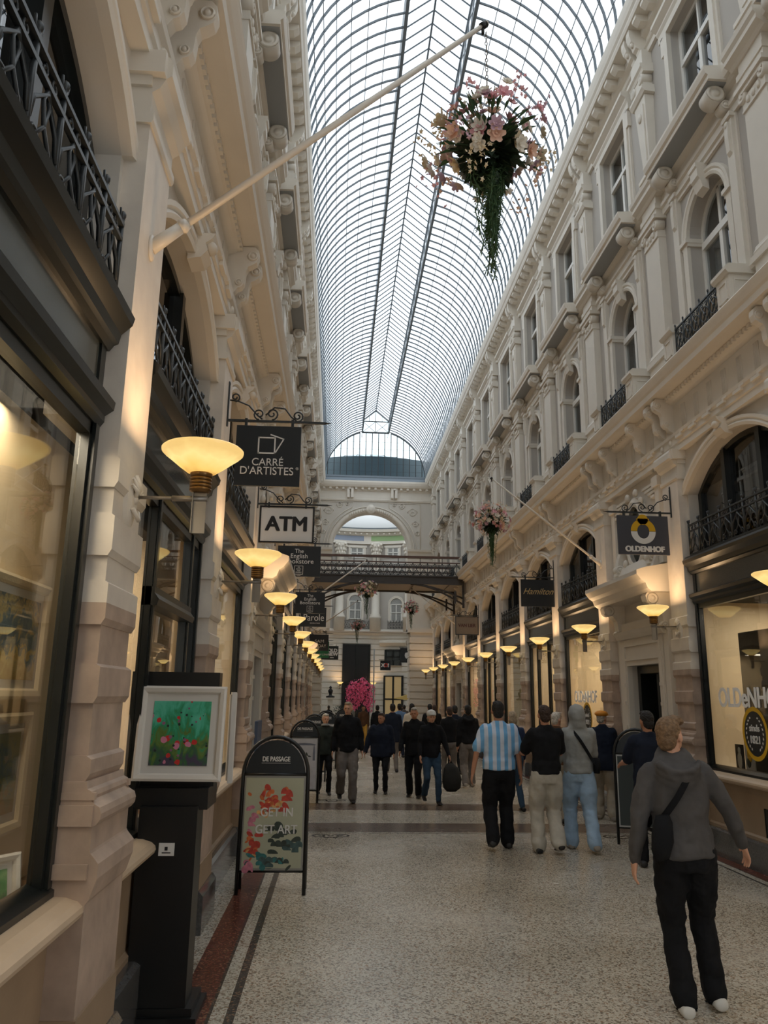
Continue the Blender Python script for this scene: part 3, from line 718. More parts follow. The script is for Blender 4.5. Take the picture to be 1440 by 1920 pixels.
mb = MB().m(m_dark); mb.box(-.075, -.072, -.3, .62, .36, .66); mb.m(m_black); [mb.box(-.074, -.066, y/10, y/10+.012, .36, .66) for y in range(-3, 7)]
o = mb.build('cellar_grate', walls['right']); o.location = (FR, 8.4, 0); o.rotation_euler = (0, 0, pi)
wn = 0; dn = 0
def window(parts, X, y, rz):
    global wn
    wn += 1
    w = empty('window_%d' % wn, (X, y, 0), rz, kind='structure')
    for n_, me in parts: inst(n_, me, w)
    return w
def door_leaf():
    mb = MB().m(m_timber)
    mb.box(-.5, -.2, -.62, -.5, .12, 2.32); mb.box(-.5, -.2, .5, .62, .12, 2.32); mb.box(-.5, -.2, -.62, .62, 2.2, 2.32)
    return mb.mesh('door_frame')
me_df = door_leaf()
def leaf():
    mb = MB().m(m_timber); mb.box(-.05, 0, 0, .1, .12, 2.2); mb.box(-.05, 0, .9, 1.0, .12, 2.2); mb.box(-.05, 0, .1, .9, 2.08, 2.2); mb.box(-.05, 0, .1, .9, .12, .35)
    mb.m(m_glass); mb.box(-.03, -.02, .1, .9, .35, 2.08)
    return mb.mesh('door_leaf')
me_leaf = leaf()
mh = MB().m(m_steel); mh.tube([(.04, .93, .9), (.04, .93, 1.4)], .012, 8); me_dh = mh.mesh('door_handle')
first_front = {}
for s, K in (('left', LK), ('right', RK)):
    X, rz = side(s); n = 0
    for i, k in enumerate(K[:-1]):
        c = k+1.5
        door = abs(c-(11.4 if s == 'left' else 11.8)) < .6 or abs(c-(29.4 if s == 'left' else 29.8)) < .6
        vis = c > (1 if s == 'left' else 5)
        if door:
            dn += 1; d = empty('door_%d' % dn, (X, c, 0), rz, kind='structure'); inst('door_frame', me_df, d)
            lf = inst('door_leaf', me_leaf, d, (-.46, -.5, 0), 1.0); inst('door_handle', me_dh, lf)
        else:
            st = 'door' if (s == 'left' and i == 1) else ('split' if (s == 'right' and i in (5, 7)) or (s == 'left' and i in (4, 8)) else 'plain')
            wobj = window(SF[st], X, c, rz); first_front[(s, i)] = wobj
            if vis:
                inst('balcony_railing', me_r1, None, (X+(.0 if s == 'left' else 0)+(-.06 if s == 'left' else .06), c, 0), rz,
                     label='black scrolled iron railing above the shopfront on the %s wall, %s' % (s, wpos(n, 0)), cat='railing', group='iron railings above the shopfronts')
                n += 1
        window(UW, X, c, rz); window(TW, X, c, rz)
        if vis:
            m_ = i-(1 if s == 'left' else 2)
            inst('parapet_grille', me_r2, None, (X+(.17 if s == 'left' else -.17), c, 0), rz,
                 label='dark iron grille between parapet pedestals below arched window, %s wall, %s' % (s, wpos(m_, 0)), cat='railing', group='iron grilles below the arched windows')
            inst('window_guard', me_r3, None, (X+(-.2 if s == 'left' else .2), c, 0), rz,
                 label='low iron guard rail at a top-storey window, %s wall, %s' % (s, wpos(m_, 0)), cat='railing', group='iron guards of the top windows')
# flat fill behind the oval windows
for s, c in (('left', 11.4), ('right', 11.8), ('left', 29.4), ('right', 29.8)):
    X, rz = side(s); mb = MB().m(m_fascia); mb.f([mb.v(-.11, .31*cos(2*pi*i/24), 4.35+.47*sin(2*pi*i/24)) for i in range(24)])
    o = mb.build('oval_pane', walls[s]); o.location = (X, c, 0); o.rotation_euler = (0, 0, rz)

# ---- glass roof
CX, RZ, RR = 1.76, 12.72, 2.62
roof = empty('ceiling', kind='structure')
ry0, ry1 = -2.0, END
LH = .69; za = RZ+sqrt(RR*RR-LH*LH)
a_l = math.acos(LH/RR)
def arcp(t, r=RR): return (CX+r*cos(t), RZ+r*sin(t))
ribs = MB().m(m_rib); y = ry0
NR = 11
while y < ry1:
    for lo, hi in ((0, a_l), (pi-a_l, pi)):
        prev = None
        for i in range(NR+1):
            t = lo+(hi-lo)*i/NR; V = [ribs.v(arcp(t, RR+dr)[0], y+dy, arcp(t, RR+dr)[1]) for dr, dy in ((-.016, -.013), (-.016, .013), (.025, .013), (.025, -.013))]
            if prev:
                for j in range(4): ribs.f([prev[j], V[j], V[(j+1) % 4], prev[(j+1) % 4]])
            prev = V
    for sg in (-1, 1):   # lantern rafters
        p0 = Vector((CX+sg*LH, y, za+.62)); p1 = Vector((CX, y, za+1.2))
        ribs.tube([p0, p1], .021, 4, False)
    y += .345
ribs.build('roof_ribs', roof, recalc=False)
pur = MB().m(m_rib)
for lo, hi in ((0, a_l), (pi-a_l, pi)):
    for i in range(1, 8):
        t = lo+(hi-lo)*i/8; p = arcp(t, RR+.0); pur.box(p[0]-.007, p[0]+.007, ry0, ry1, p[1]-.006, p[1]+.006)
pur.build('purlins', roof, recalc=False)
gl = MB().m(m_roofglass)
for lo, hi in ((0, a_l), (pi-a_l, pi)):
    prev = None
    for i in range(NR+1):
        p = arcp(lo+(hi-lo)*i/NR, RR+.04); V = [gl.v(p[0], ry0, p[1]), gl.v(p[0], ry1, p[1])]
        if prev: gl.f([prev[0], prev[1], V[1], V[0]], True)
        prev = V
for sg in (-1, 1):
    q = [(CX+sg*LH, za+.62), (CX, za+1.22)]
    gl.f([gl.v(q[0][0], ry0, q[0][1]), gl.v(q[0][0], ry1, q[0][1]), gl.v(q[1][0], ry1, q[1][1]), gl.v(q[1][0], ry0, q[1][1])])
gl.build('roof_glass', roof, recalc=False)
tr = MB().m(m_rib)
tr.box(CX-.02, CX+.02, ry0, ry1, za+1.18, za+1.23)
for sg in (-1, 1):
    x = CX+sg*LH
    tr.box(x-.035, x+.035, ry0, ry1, za-.05, za+.02); tr.box(x-.025, x+.025, ry0, ry1, za+.57, za+.64)
    y = ry0
    while y < ry1:
        tr.box(x-.015, x+.015, y-.015, y+.015, za, za+.6)
        for zz in (0, 1): tr.tube([(x, y, za+.02+.55*zz), (x, y+1.035, za+.57-.55*zz)], .012, 4, False)
        y += 1.035
tr.build('lantern_truss', roof, recalc=False)
m_louv = mat('grey_lantern_side_sheet', (176, 182, 186), .5)
# glass sides of the lantern
ls = MB().m(glass('lantern_side_glass', (205, 212, 218), 1.3, .1, .4, (190, 198, 204)))
for sg in (-1, 1):
    x = CX+sg*LH; ls.f([ls.v(x, ry0, za), ls.v(x, ry1, za), ls.v(x, ry1, za+.6), ls.v(x, ry0, za+.6)])
ls.build('lantern_side_glass', roof, recalc=False)
# gable glazing at both ends
def gable(y, name):
    g = empty(name, kind='structure'); b = MB().m(m_iron); p = MB().m(glass('gable_glass', (224, 238, 242), 1.2, 0, 0))
    n = 16; x = CX-2.5
    for i in range(n):
        xx = CX-2.45+4.9*i/(n-1); z = RZ+sqrt(max(0, RR*RR-(xx-CX)**2))
        b.box(xx-.02, xx+.02, y-.02, y+.02, RZ, min(z, za))
    pts = [arcp(pi*i/30) for i in range(31)]
    b.tube([(q[0], y, q[1]) for q in pts if q[1] <= za+.01 and q[0] > CX], .03, 6); b.tube([(q[0], y, q[1]) for q in pts if q[1] <= za+.01 and q[0] < CX], .03, 6)
    b.box(CX-LH, CX+LH, y-.03, y+.03, za-.05, za+.02)
    for xx in (-LH, 0, LH): b.box(CX+xx-.015, CX+xx+.015, y-.02, y+.02, za, za+.62+(.58 if xx == 0 else 0))
    for xx in (-LH/2, LH/2): b.box(CX+xx-.01, CX+xx+.01, y-.02, y+.02, za+.6, za+.9)
    for xx in (-LH, 0):
        b.tube([(CX+xx, y, za), (CX+xx+LH, y, za+.6)], .012, 4); b.tube([(CX+xx, y, za+.6), (CX+xx+LH, y, za)], .012, 4)
    b.box(CX-LH, CX+LH, y-.02, y+.02, za+.58, za+.62)
    for sg in (-1, 1): b.tube([(CX+sg*LH, y, za+.62), (CX, y, za+1.2)], .025, 4)
    for j in range(5): z = RZ+.4*(j+1); hw = sqrt(RR*RR-(z-RZ)**2); b.box(CX-hw, CX+hw, y-.004, y+.004, z-.004, z+.004)
    poly = [arcp(pi*i/30) for i in range(31)]; poly = [q for q in poly if abs(q[0]-CX) > LH+.01 or q[1] < RZ+.1]
    right = [q for q in poly if q[0] > CX]; left = [q for q in poly if q[0] < CX]
    pts = right+[(CX+LH, za), (CX+LH, za+.62), (CX, za+1.2), (CX-LH, za+.62), (CX-LH, za)]+left
    p.f([p.v(q[0], y+.03, q[1]) for q in pts])
    b.build('glazing_bars', g, recalc=False); p.build('pane', g, recalc=False)
    return g
wn += 1; gable(END, 'window_%d' % wn); wn += 1; gable(ry0, 'window_%d' % wn)
# ---- end wall with the great arch
ew = empty('wall_end', kind='structure')
mb = MB().m(m_wall)
ax, ar, az = 1.58, 1.92, 9.0
def fwall(mb, outer, holes, y0, y1):
    """panel in x-z plane"""
    b2 = MB(); b2.mats = mb.mats; b2.mi = mb.mi; b2.hole(outer, holes, 0, 1)
    for v in b2.bm.verts: v.co = Vector((v.co.y, y1 if v.co.x < .5 else y0, v.co.z))
    me = bpy.data.meshes.new('tmp'); b2.bm.to_mesh(me); b2.bm.free(); mb.bm.from_mesh(me); bpy.data.meshes.remove(me)
hole_ = [(ax-ar, 4.9), (ax+ar, 4.9)]+[(ax+ar*cos(pi*i/24), az+ar*sin(pi*i/24)) for i in range(25)]
fwall(mb, [(-1.4, 4.85), (5.0, 4.85), (5.0, 12.7), (-1.4, 12.7)], [hole_], END, END+.6)
mb.m(m_trim)
def yarch(mb, cx, cz, r0, r1, y0, y1, n=28, a0=0, a1=pi):
    prev = None
    for i in range(n+1):
        t = a0+(a1-a0)*i/n; V = [mb.v(cx+r*cos(t), y, cz+r*sin(t)) for r, y in ((r0, y0), (r0, y1), (r1, y1), (r1, y0))]
        if prev:
            for j in range(4): mb.f([prev[j], V[j], V[(j+1) % 4], prev[(j+1) % 4]], True)
        prev = V
yarch(mb, ax, az, ar, ar+.26, END-.06, END+.1); yarch(mb, ax, az, ar+.26, ar+.31, END-.09, END)
# leafy ornament on the arch ring and cartouche keystone
for i in range(-9, 10):
    t = pi/2+i*.06
    if abs(i) > 1: mb.ball((ax+(ar+.13)*cos(t), END-.07, az+(ar+.13)*sin(t)), (.06, .04, .09), 8, 5)
mb.ball((ax, END-.12, az+ar+.14), (.24, .1, .26), 14, 8); mb.ball((ax, END-.18, az+ar+.16), (.14, .07, .17), 12, 8)
# spandrel panels: thin border and scrolls
for sg in (-1, 1):
    xo = ax+sg*2.55
    pts = [(xo, az+.3)]+[(ax+sg*(ar+.5)*cos(t), az+(ar+.5)*sin(t)) for t in [.1+.1*i for i in range(12)]]
    top = az+ar+.52
    ppts = [(xo, az-.1), (xo, top), (ax+sg*.9, top)]+[(ax+sg*(ar+.45)*cos(t), az+(ar+.45)*sin(t)) for t in [1.15-.1*i for i in range(12)]]+[(xo, az-.1)]
    mb.tube([(a, END-.01, b) for a, b in ppts], .03, 6)
    for cx_, cz_, r_ in ((2.15, 1.95, .26), (1.6, 2.25, .16), (2.3, 1.35, .18), (2.4, .85, .13), (1.2, 2.33, .1)):
        for q in (1, -1): mb.tube([(a, END-.01, b) for a, b in scroll_pts(ax+sg*cx_, az+cz_-.0, r_, .03, 1.5, 0 if q == 1 else pi, 18, q)], .02, 5)
# imposts, cornice
for a, b in ((-1.35, ax-ar+.02), (ax+ar-.02, 4.9)):
    mb.extr([(END+.1, 8.55), (END-.06, 8.58), (END-.1, 8.68), (END-.06, 8.72), (END-.08, 8.85), (END-.2, 8.92), (END-.22, 9.02), (END+.1, 9.05)], 'x', a, b)
    mb.box(a, b, END-.05, END, 5.0, 8.56)
mb.extr([(END+.1, 11.5), (END-.05, 11.5), (END-.08, 11.58), (END-.05, 11.62), (END-.05, 12.0), (END-.1, 12.06), (END-.1, 12.16), (END-.3, 12.2), (END-.36, 12.3), (END-.4, 12.42), (END-.4, 12.5), (END, 12.56), (END+.2, 12.7)], 'x', -1.2, 4.8)
x = -.9
while x < 4.5: mb.box(x, x+.12, END-.25, END-.05, 12.08, 12.19); x += .33
for xx in (.35, 2.6):
    for d in (0, .2): mb.box(xx+d, xx+d+.13, END-.22, END-.04, 11.66, 12.19)
mb.build('wall_face', ew)
mb = MB().m(m_bluegrey); mb.extr([(END-.15, 12.52), (END-.08, 12.76), (END+.2, 12.76), (END+.2, 12.5)], 'x', -1.1, 4.7); mb.box(-1.1, 4.7, END-.1, END+.05, 12.76, 12.86); mb.build('gutter_flashing', ew)
# banded piers either side of the passage mouth
def banded(mb, x0, x1, y0, y1, z1, st=.33, z0=0):
    mb.box(x0, x1, y0, y1, z0, z1); z = z0+.02
    while z+st < z1: mb.box(x0-.05, x1+.05, y0-.05, y1+.05, z+.035, z+st-.02); z += st
mb = MB().m(m_trim); banded(mb, 3.64, 5.2, END-.35, END+.8, 4.85); mb.box(3.5, 5.2, END-.45, END+.9, 4.85, 5.05); mb.build('banded_pier', ew)
mb = MB().m(m_trim); banded(mb, -2.2, -.68, END-.15, END+.8, 4.85); mb.box(-2.2, -.5, END-.3, END+.9, 4.85, 5.05); mb.build('banded_pier', ew)

# ---- rotunda beyond
ro = empty('wall_rotunda', kind='structure')
RC = Vector((1.7, 45.5)); RRr = 6.4
def cyl(mb, r, z0, z1, a0=-.12*pi, a1=1.12*pi, n=48, flip=False):
    V = [[mb.v(RC.x+r*cos(a0+(a1-a0)*i/n), RC.y+r*sin(a0+(a1-a0)*i/n), z) for i in range(n+1)] for z in (z0, z1)]
    for i in range(n): mb.f([V[0][i], V[0][i+1], V[1][i+1], V[1][i]], True)
def ring(mb, prof, a0=-.12*pi, a1=1.12*pi, n=48):
    for (r0, z0), (r1, z1) in zip(prof, prof[1:]):
        A = [mb.v(RC.x+r0*cos(a0+(a1-a0)*i/n), RC.y+r0*sin(a0+(a1-a0)*i/n), z0) for i in range(n+1)]
        B = [mb.v(RC.x+r1*cos(a0+(a1-a0)*i/n), RC.y+r1*sin(a0+(a1-a0)*i/n), z1) for i in range(n+1)]
        for i in range(n): mb.f([A[i], A[i+1], B[i+1], B[i]], True)
mb = MB().m(m_trim); cyl(mb, RRr, 0, 5.6)
z = .1
while z < 5.4: ring(mb, [(RRr, z), (RRr-.05, z+.02), (RRr-.05, z+.3), (RRr, z+.32)]); z += .36
mb.build('rusticated_base', ro)
mb = MB().m(m_grey); cyl(mb, RRr, 5.6, 11.9); mb.build('wall_face', ro)
mb = MB().m(m_trim)
ring(mb, [(RRr, 5.45), (RRr-.1, 5.5), (RRr-.1, 5.7), (RRr-.25, 5.78), (RRr-.35, 5.9), (RRr-.35, 6.0), (RRr, 6.1)])
ring(mb, [(RRr, 11.85), (RRr-.15, 11.85), (RRr-.15, 12.05), (RRr-.1, 12.06)]); ring(mb, [(RRr-.1, 12.4), (RRr-.2, 12.45), (RRr-.3, 12.6), (RRr-.5, 12.62), (RRr-.55, 12.8), (RRr, 12.9)])
mb.build('cornice', ro)
for a0, a1, m in ((.50, .70, (148, 158, 176)), (.30, .475, (150, 178, 128)), (.72, .9, (150, 178, 128)), (.1, .28, (148, 158, 176))):
    mb = MB().m(mat('frieze_panel_paint', m, .7)); ring(mb, [(RRr-.12, 12.06), (RRr-.12, 12.4)], a0*pi, a1*pi, 10); mb.build('frieze_panel', ro)
mb = MB().m(m_trim); ring(mb, [(RRr-.1, 12.06), (RRr-.1, 12.4)])
for i in range(60):
    a = -.1*pi+1.2*pi*i/59; p = Vector((RC.x+(RRr-.35)*cos(a), RC.y+(RRr-.35)*sin(a), 12.52)); mb.obox(p, (.12, .1, .1), Matrix.Rotation(a, 3, 'Z'))
mb.build('frieze', ro)
def column(a):
    mb = MB().m(m_trim); x, y = RC.x+(RRr-.3)*cos(a), RC.y+(RRr-.3)*sin(a)
    mb.lathe([(.36, 5.95), (.36, 6.75), (.4, 6.78), (.4, 6.9), (.33, 6.98), (.34, 7.05), (.27, 7.12), (.265, 8.5), (.24, 10.95), (.27, 10.98), (.24, 11.02), (.3, 11.4), (.42, 11.78), (.42, 11.86)], 20, (x, y, 0))
    for lv, (rr, zz) in enumerate(((.28, 11.12), (.33, 11.35), (.39, 11.62))):
        for i in range(10):
            t = 2*pi*(i+.5*lv)/10; mb.ball((x+rr*cos(t), y+rr*sin(t), zz), (.07, .07, .11), 6, 5)
    for i in range(4):
        t = pi/4+i*pi/2; mb.ball((x+.42*cos(t), y+.42*sin(t), 11.72), (.09, .09, .09), 8, 6)
    mb.build('column', ro)
for dx in (-1.55, .85, -3.4, 3.0): column(math.acos(dx/(RRr-.3)))
def rwin(dx, hw, z0, zs, name_iron=True, arch=True, zt=None):
    a = math.acos(dx/RRr)
    global wn
    wn += 1; o = empty('window_%d' % wn, (RC.x+(RRr-.02)*cos(a), RC.y+(RRr-.02)*sin(a), 0), a+pi, kind='structure')
    f = MB().m(m_trim); 
    if arch:
        arch_mould(f, hw, zs, hw, .15, -.05, .08, y0=z0-.05)
        g = MB().m(m_curtain); g.f([g.v(0.015, *p) for p in [(hw, z0)]+arch_pts(hw, zs, hw, 12)+[(-hw, z0)]])
    else:
        for sg in (-1, 1): f.box(0, .08, sg*hw, sg*(hw+.14), z0, zs)
        f.box(0, .1, -hw-.2, hw+.2, zs, zs+.14)
        g = MB().m(m_curtain); g.box(0, .015, -hw, hw, z0, zs)
    f.build('surround', o); g.build('pane', o)
    q = MB().m(m_winframe)
    for yy in (-hw+.04, 0, hw-.04): q.box(.015, .05, yy-.035, yy+.035, z0, zs)
    for i in range(3): zz = z0+.03+(zs-z0-.04)*i/2; q.box(.015, .05, -hw, hw, zz-.03, zz+.03)
    q.build('window_frame', o)
    return o
rwin(-.5, .42, 6.75, 7.95); rwin(2.25, .4, 6.6, 7.75); rwin(-.45, .45, 10.9, 11.6, arch=False); rwin(-2.6, .4, 6.75, 7.9); rwin(2.0, .4, 10.9, 11.6, arch=False)
for dx, hw, lab in ((-.4, .82, 'iron balcony railing below the arched window of the far rotunda, left'), (2.25, .5, 'iron balcony railing below the arched window of the far rotunda, right')):
    a = math.acos(dx/RRr); me = panel_rail(hw, 6.12, 6.62, 5)
    inst('balcony_railing', me, None, (RC.x+(RRr-.32)*cos(a), RC.y+(RRr-.32)*sin(a), 0), a+pi, label=lab, cat='railing')
# dark tall shop entrance and shop on the right
def rdoor(dx, hw, z0, z1, m, name):
    a = math.acos(dx/RRr); mb = MB().m(m); mb.box(-.1, .2, -hw, hw, z0, z1)
    if name: mb.m(m_timber); [mb.box(-.1, .24, y-.06, y+.06, z0, z1) for y in (-hw, 0, hw)]; mb.box(-.1, .24, -hw, hw, z1-.08, z1); mb.box(-.1, .24, -hw, hw, (z0+z1)*.5, (z0+z1)*.5+.1)
    o = mb.build('shop_opening', ro); o.location = (RC.x+RRr*cos(a), RC.y+RRr*sin(a), 0); o.rotation_euler = (0, 0, a+pi)
rdoor(-.35, .86, 0, 5.1, m_black, True); rdoor(2.1, .5, 3.75, 4.75, m_fascia, True)
rdoor(2.15, .6, 0, 3.1, emis('lit_shop_interior', (170, 146, 104), .3), True)
# window head cornice
mb = MB().m(m_trim)
for dx in (2.1,):
    a = math.acos(dx/RRr); o = MB().m(m_trim); o.extr([(0, 4.95), (.15, 5.0), (.35, 5.2), (.35, 5.3), (0, 5.4)], 'y', -.9, .9); q = o.build('window_hood', ro); q.location = (RC.x+RRr*cos(a), RC.y+RRr*sin(a), 0); q.rotation_euler = (0, 0, a+pi)
# drum and dome of the rotunda
mb = MB().m(mat('dark_lead_drum', (84, 94, 100), .6)); cyl(mb, RRr+.1, 12.85, 14.1, 0, 2*pi, 48); mb.build('drum', ro)
mb = MB().m(glass('frosted_dome_glass', (240, 244, 246), 1.05, .4, .8, (236, 240, 240))); ring(mb, [(RRr-.5, 12.9), (RRr-.9, 13.3), (RRr-1.5, 14.0), (RRr-2.0, 14.4)], 0, 2*pi, 48); mb.build('dome_cove', ro, recalc=False)
mb = MB().m(m_roofglass); ring(mb, [(RRr-2.0, 14.4), (RRr-3.4, 15.3), (.05, 16.0)], 0, 2*pi, 40); mb.build('dome_glass', ro, recalc=False)
mb = MB().m(m_rib)
for i in range(24):
    a = 2*pi*i/24; mb.tube([(RC.x+r*cos(a), RC.y+r*sin(a), z) for r, z in ((RRr-2.0, 14.4), (RRr-3.4, 15.3), (.3, 15.95))], .025, 4)
mb.build('dome_ribs', ro, recalc=False)
# solid building mass beside the roof beyond the gable
mb = MB().m(m_wall); cyl(mb, RRr+.02, 0, 12.9, pi*1.12, pi*1.36, 8); cyl(mb, RRr+.02, 0, 12.9, -.36*pi, -.12*pi, 8); mb.build('wall_face', ro)
# ================================================================ THINGS
# ---- wall lamps
def lamp_meshes():
    b = MB().m(m_bowl)
    b.lathe([(.05, 0), (.075, .012), (.12, .045), (.165, .082), (.195, .105), (.208, .118), (.21, .13), (.2, .139), (.15, .148), (.05, .154), (.005, .155)], 36)
    c = MB().m(m_brass); pr = []
    for i in range(5): z = -.005-.018*i; pr += [(.056, z), (.056, z-.012), (.046, z-.0125), (.046, z-.0175)]
    c.lathe([(.03, .01), (.058, .005)]+pr+[(.03, -.1)], 24)
    p = MB().m(m_steel); p.box(-.035, .035, -.006, .006, -.31, -.09); p.box(-.012, .012, -.03, .03, -.09, -.02); p.box(-.035, -.03, -.02, .02, -.31, -.09)
    a = MB().m(m_steel); a.tube([(-.03+.03, 0, -.13), (-.34, 0, -.13)], .009, 8); a.tube([(.04, 0, -.13), (-.14, 0, -.13)], .015, 10)
    a.ball((-.33, 0, -.13), (.03, .025, .025), 8, 6)
    r = MB().m(m_pole)
    n = 16
    for (sc, xx), (sc2, xx2) in (((1, -.36), (.94, -.34)), ((.94, -.34), (.6, -.325)), ((.6, -.325), (.05, -.32))):
        def out(sx, q): return [r.v(q, sx*.09*cos(2*pi*i/n), -.14+sx*(.13 if sin(2*pi*i/n) > 0 else .16)*sin(2*pi*i/n)) for i in range(n)]
        A, B = out(sc, xx), out(sc2, xx2)
        for i in range(n): r.f([A[i], A[(i+1) % n], B[(i+1) % n], B[i]], True)
    for i in range(7):
        t = pi*(i+.5)/7-pi/2; r.tube([(-.33, 0, -.15), (-.305, .045*sin(t), -.12+.045*cos(t)), (-.325, .075*sin(t), -.1+.085*cos(t))], [.01, .012, .007], 6)
    r.tube([(-.32, -.05, -.2), (-.3, 0, -.25), (-.32, .05, -.2)], .012, 6); r.ball((-.325, 0, -.14), (.02, .03, .03), 10, 6)
    return [('wall_rosette', r.mesh('rosette')), ('arm', a.mesh('arm')), ('post', p.mesh('post')), ('brass_collar', c.mesh('collar')), ('glass_bowl', b.mesh('bowl'))]
LM = lamp_meshes()
def lamp(X, y, z, rz, label, group=None):
    o = empty('wall_lamp', (X, y, z), rz, label=label, cat='lamp', group=group)
    for n_, me in LM: inst(n_, me, o)
    ld = bpy.data.lights.new('bulb', 'AREA'); ld.shape = 'DISK'; ld.size = .34; ld.energy = LAMP_W; ld.color = (1, .64, .34)
    lo = bpy.data.objects.new('bulb', ld); link(lo, o); lo.location = (0, 0, .165); lo.rotation_euler = (pi, 0, 0)
    return o
for s, K in (('left', LK), ('right', RK)):
    X, rz = side(s); n = 0
    for k in K:
        if k < (3 if s == 'left' else 6): continue
        d = .36; x = X+(d if s == 'left' else -d)
        lab = 'glowing saucer-shaped wall lamp on a steel arm, %s wall, %s' % (s, wpos(n, 0)); n += 1
        lamp(x, k, 2.9, rz, lab, 'saucer lamps along the passage')
for i, dx in enumerate((-1.5, .85)):
    a = math.acos(dx/RRr); lamp(RC.x+(RRr-.55)*cos(a), RC.y+(RRr-.55)*sin(a), 2.5, a+pi, 'small glowing wall lamp on the far rotunda wall, %s of the tall dark doorway' % ('left', 'right')[i], 'lamps in the far rotunda')

# ---- hanging signs
def wrought(mb, s):
    """bracket: upright at the wall, top bar and scrolls; local x away from the wall"""
    mb.box(-.01, .015, -.012, .012, -.06, .34); mb.box(0, .92, -.01, .01, -.012, .01)
    mb.tube([(.92, 0, 0), (.98, 0, 0)], [.01, .002], 6); mb.ball((.003, 0, .36), (.015, .012, .03), 6, 5)
    def sc(cx, cz, r0, turns, a0, sgn): mb.tube([(a, 0, b) for a, b in scroll_pts(cx, cz, r0, .012, turns, a0, 18, sgn)], .008, 5)
    mb.tube([(.02, 0, .2), (.1, 0, .19), (.2, 0, .15), (.28, 0, .06), (.33, 0, .02)], .008, 5)
    sc(.07, .23, .045, 1.3, -pi/2, 1); sc(.3, .07, .055, 1.4, -pi/2, -1); sc(.42, .075, .06, 1.4, -pi/2, 1); sc(.66, .06, .055, 1.5, -pi/2, 1)
    mb.tube([(.36, 0, .06), (.44, 0, .14), (.54, 0, .13), (.6, 0, .05), (.66, 0, .006)], .008, 5)
m_yel = mat('sign_yellow', (214, 168, 30), .5); m_ogrey = mat('sign_slate', (70, 72, 80), .5); m_lwhite = mat('sign_text_white', (224, 224, 222), .5)
m_gold = mat('gold_lettering', (196, 172, 122), .4, .3); m_tan = mat('sign_tan', (140, 122, 102), .5, noise=.05); m_brownt = mat('sign_brown_text', (96, 62, 52), .5)
m_green = mat('sign_green', (24, 110, 70), .5); m_textblack = mat('sign_text_black', (22, 24, 28), .5)
def sign(s, y, x0, x1, z0, z1, bm_, label, bracket=True, frame=None, th=.03, group=None):
    X, rz = side(s); sg = 1 if s == 'left' else -1
    o = empty('hanging_sign', (X, y, z1+.05), 0, label=label, cat='sign', group=group)
    cx = (x0+x1)/2-X; w_, h_ = x1-x0, z1-z0; cz = (z0+z1)/2-(z1+.05)
    b = MB().m(bm_); b.box(cx-w_/2, cx+w_/2, -th/2, th/2, cz-h_/2, cz+h_/2)
    b.build('sign_board', o)
    if frame:
        f = MB().m(frame); t = .022
        f.box(cx-w_/2-t, cx-w_/2, -.025, .025, cz-h_/2-t, cz+h_/2+t); f.box(cx+w_/2, cx+w_/2+t, -.025, .025, cz-h_/2-t, cz+h_/2+t)
        f.box(cx-w_/2, cx+w_/2, -.025, .025, cz-h_/2-t, cz-h_/2); f.box(cx-w_/2, cx+w_/2, -.025, .025, cz+h_/2, cz+h_/2+t); f.build('sign_frame', o)
    if bracket:
        br = MB().m(m_iron); wrought(br, s)
        if sg < 0:
            for v in br.bm.verts: v.co.x *= -1
        for q in (cx-w_*.36, cx+w_*.36): br.box(q-.012, q+.012, -.02, .02, -.055, .02)
        br.build('iron_bracket', o)
    return o, cx, cz, w_, h_
F = -.0165
def T(o, body, size, ma, x, z, **k): return text('lettering', body, size, ma, o, (x, F, z), **k)
def strip(mb, pts, wd, y=-.018, closed=False):
    pts = [Vector((p[0], 0, p[1])) for p in pts]; n = len(pts)
    rng = range(n if closed else n-1)
    for i in rng:
        a, b = pts[i], pts[(i+1) % n]; t = (b-a).normalized(); nn = Vector((-t.z, 0, t.x))*wd/2; e = t*wd*.4
        q = [a-e+nn, b+e+nn, b+e-nn, a-e-nn]
        A = [mb.v(p.x, y, p.z) for p in q]; B = [mb.v(p.x, -.014, p.z) for p in q]
        mb.f(A); [mb.f([A[j], A[(j+1) % 4], B[(j+1) % 4], B[j]]) for j in range(4)]
# Carre d'artistes
o, cx, cz, w_, h_ = sign('left', LK[2]+.02, -.98, -.38, 3.66, 4.24, m_board, "black hanging sign with a white square logo reading CARRÉ D'ARTISTES")
lg = MB().m(m_lwhite)
x, z = cx+.0, cz+.11
strip(lg, [(x-.09, z-.085), (x+.06, z-.085), (x+.06, z+.065), (x-.09, z+.065)], .013, closed=True)
strip(lg, [(x+.02, z+.095), (x+.14, z+.055), (x+.07, z-.075)], .011); lg.build('square_logo', o)
T(o, 'CARRÉ', .1, m_lwhite, cx, cz-.065, bold=-.001, sx=.95); T(o, "D'ARTISTES", .105, m_lwhite, cx-.005, cz-.15, bold=.0005, sx=.93); T(o, '®', .035, m_lwhite, cx+.275, cz-.12)
# ATM
o, cx, cz, w_, h_ = sign('left', LK[3]+.02, -1.02, -.35, 3.73, 4.18, m_white, 'white hanging sign with black frame reading ATM', frame=m_black)
T(o, 'ATM', .27, m_textblack, cx, cz, bold=.006, sx=.98)
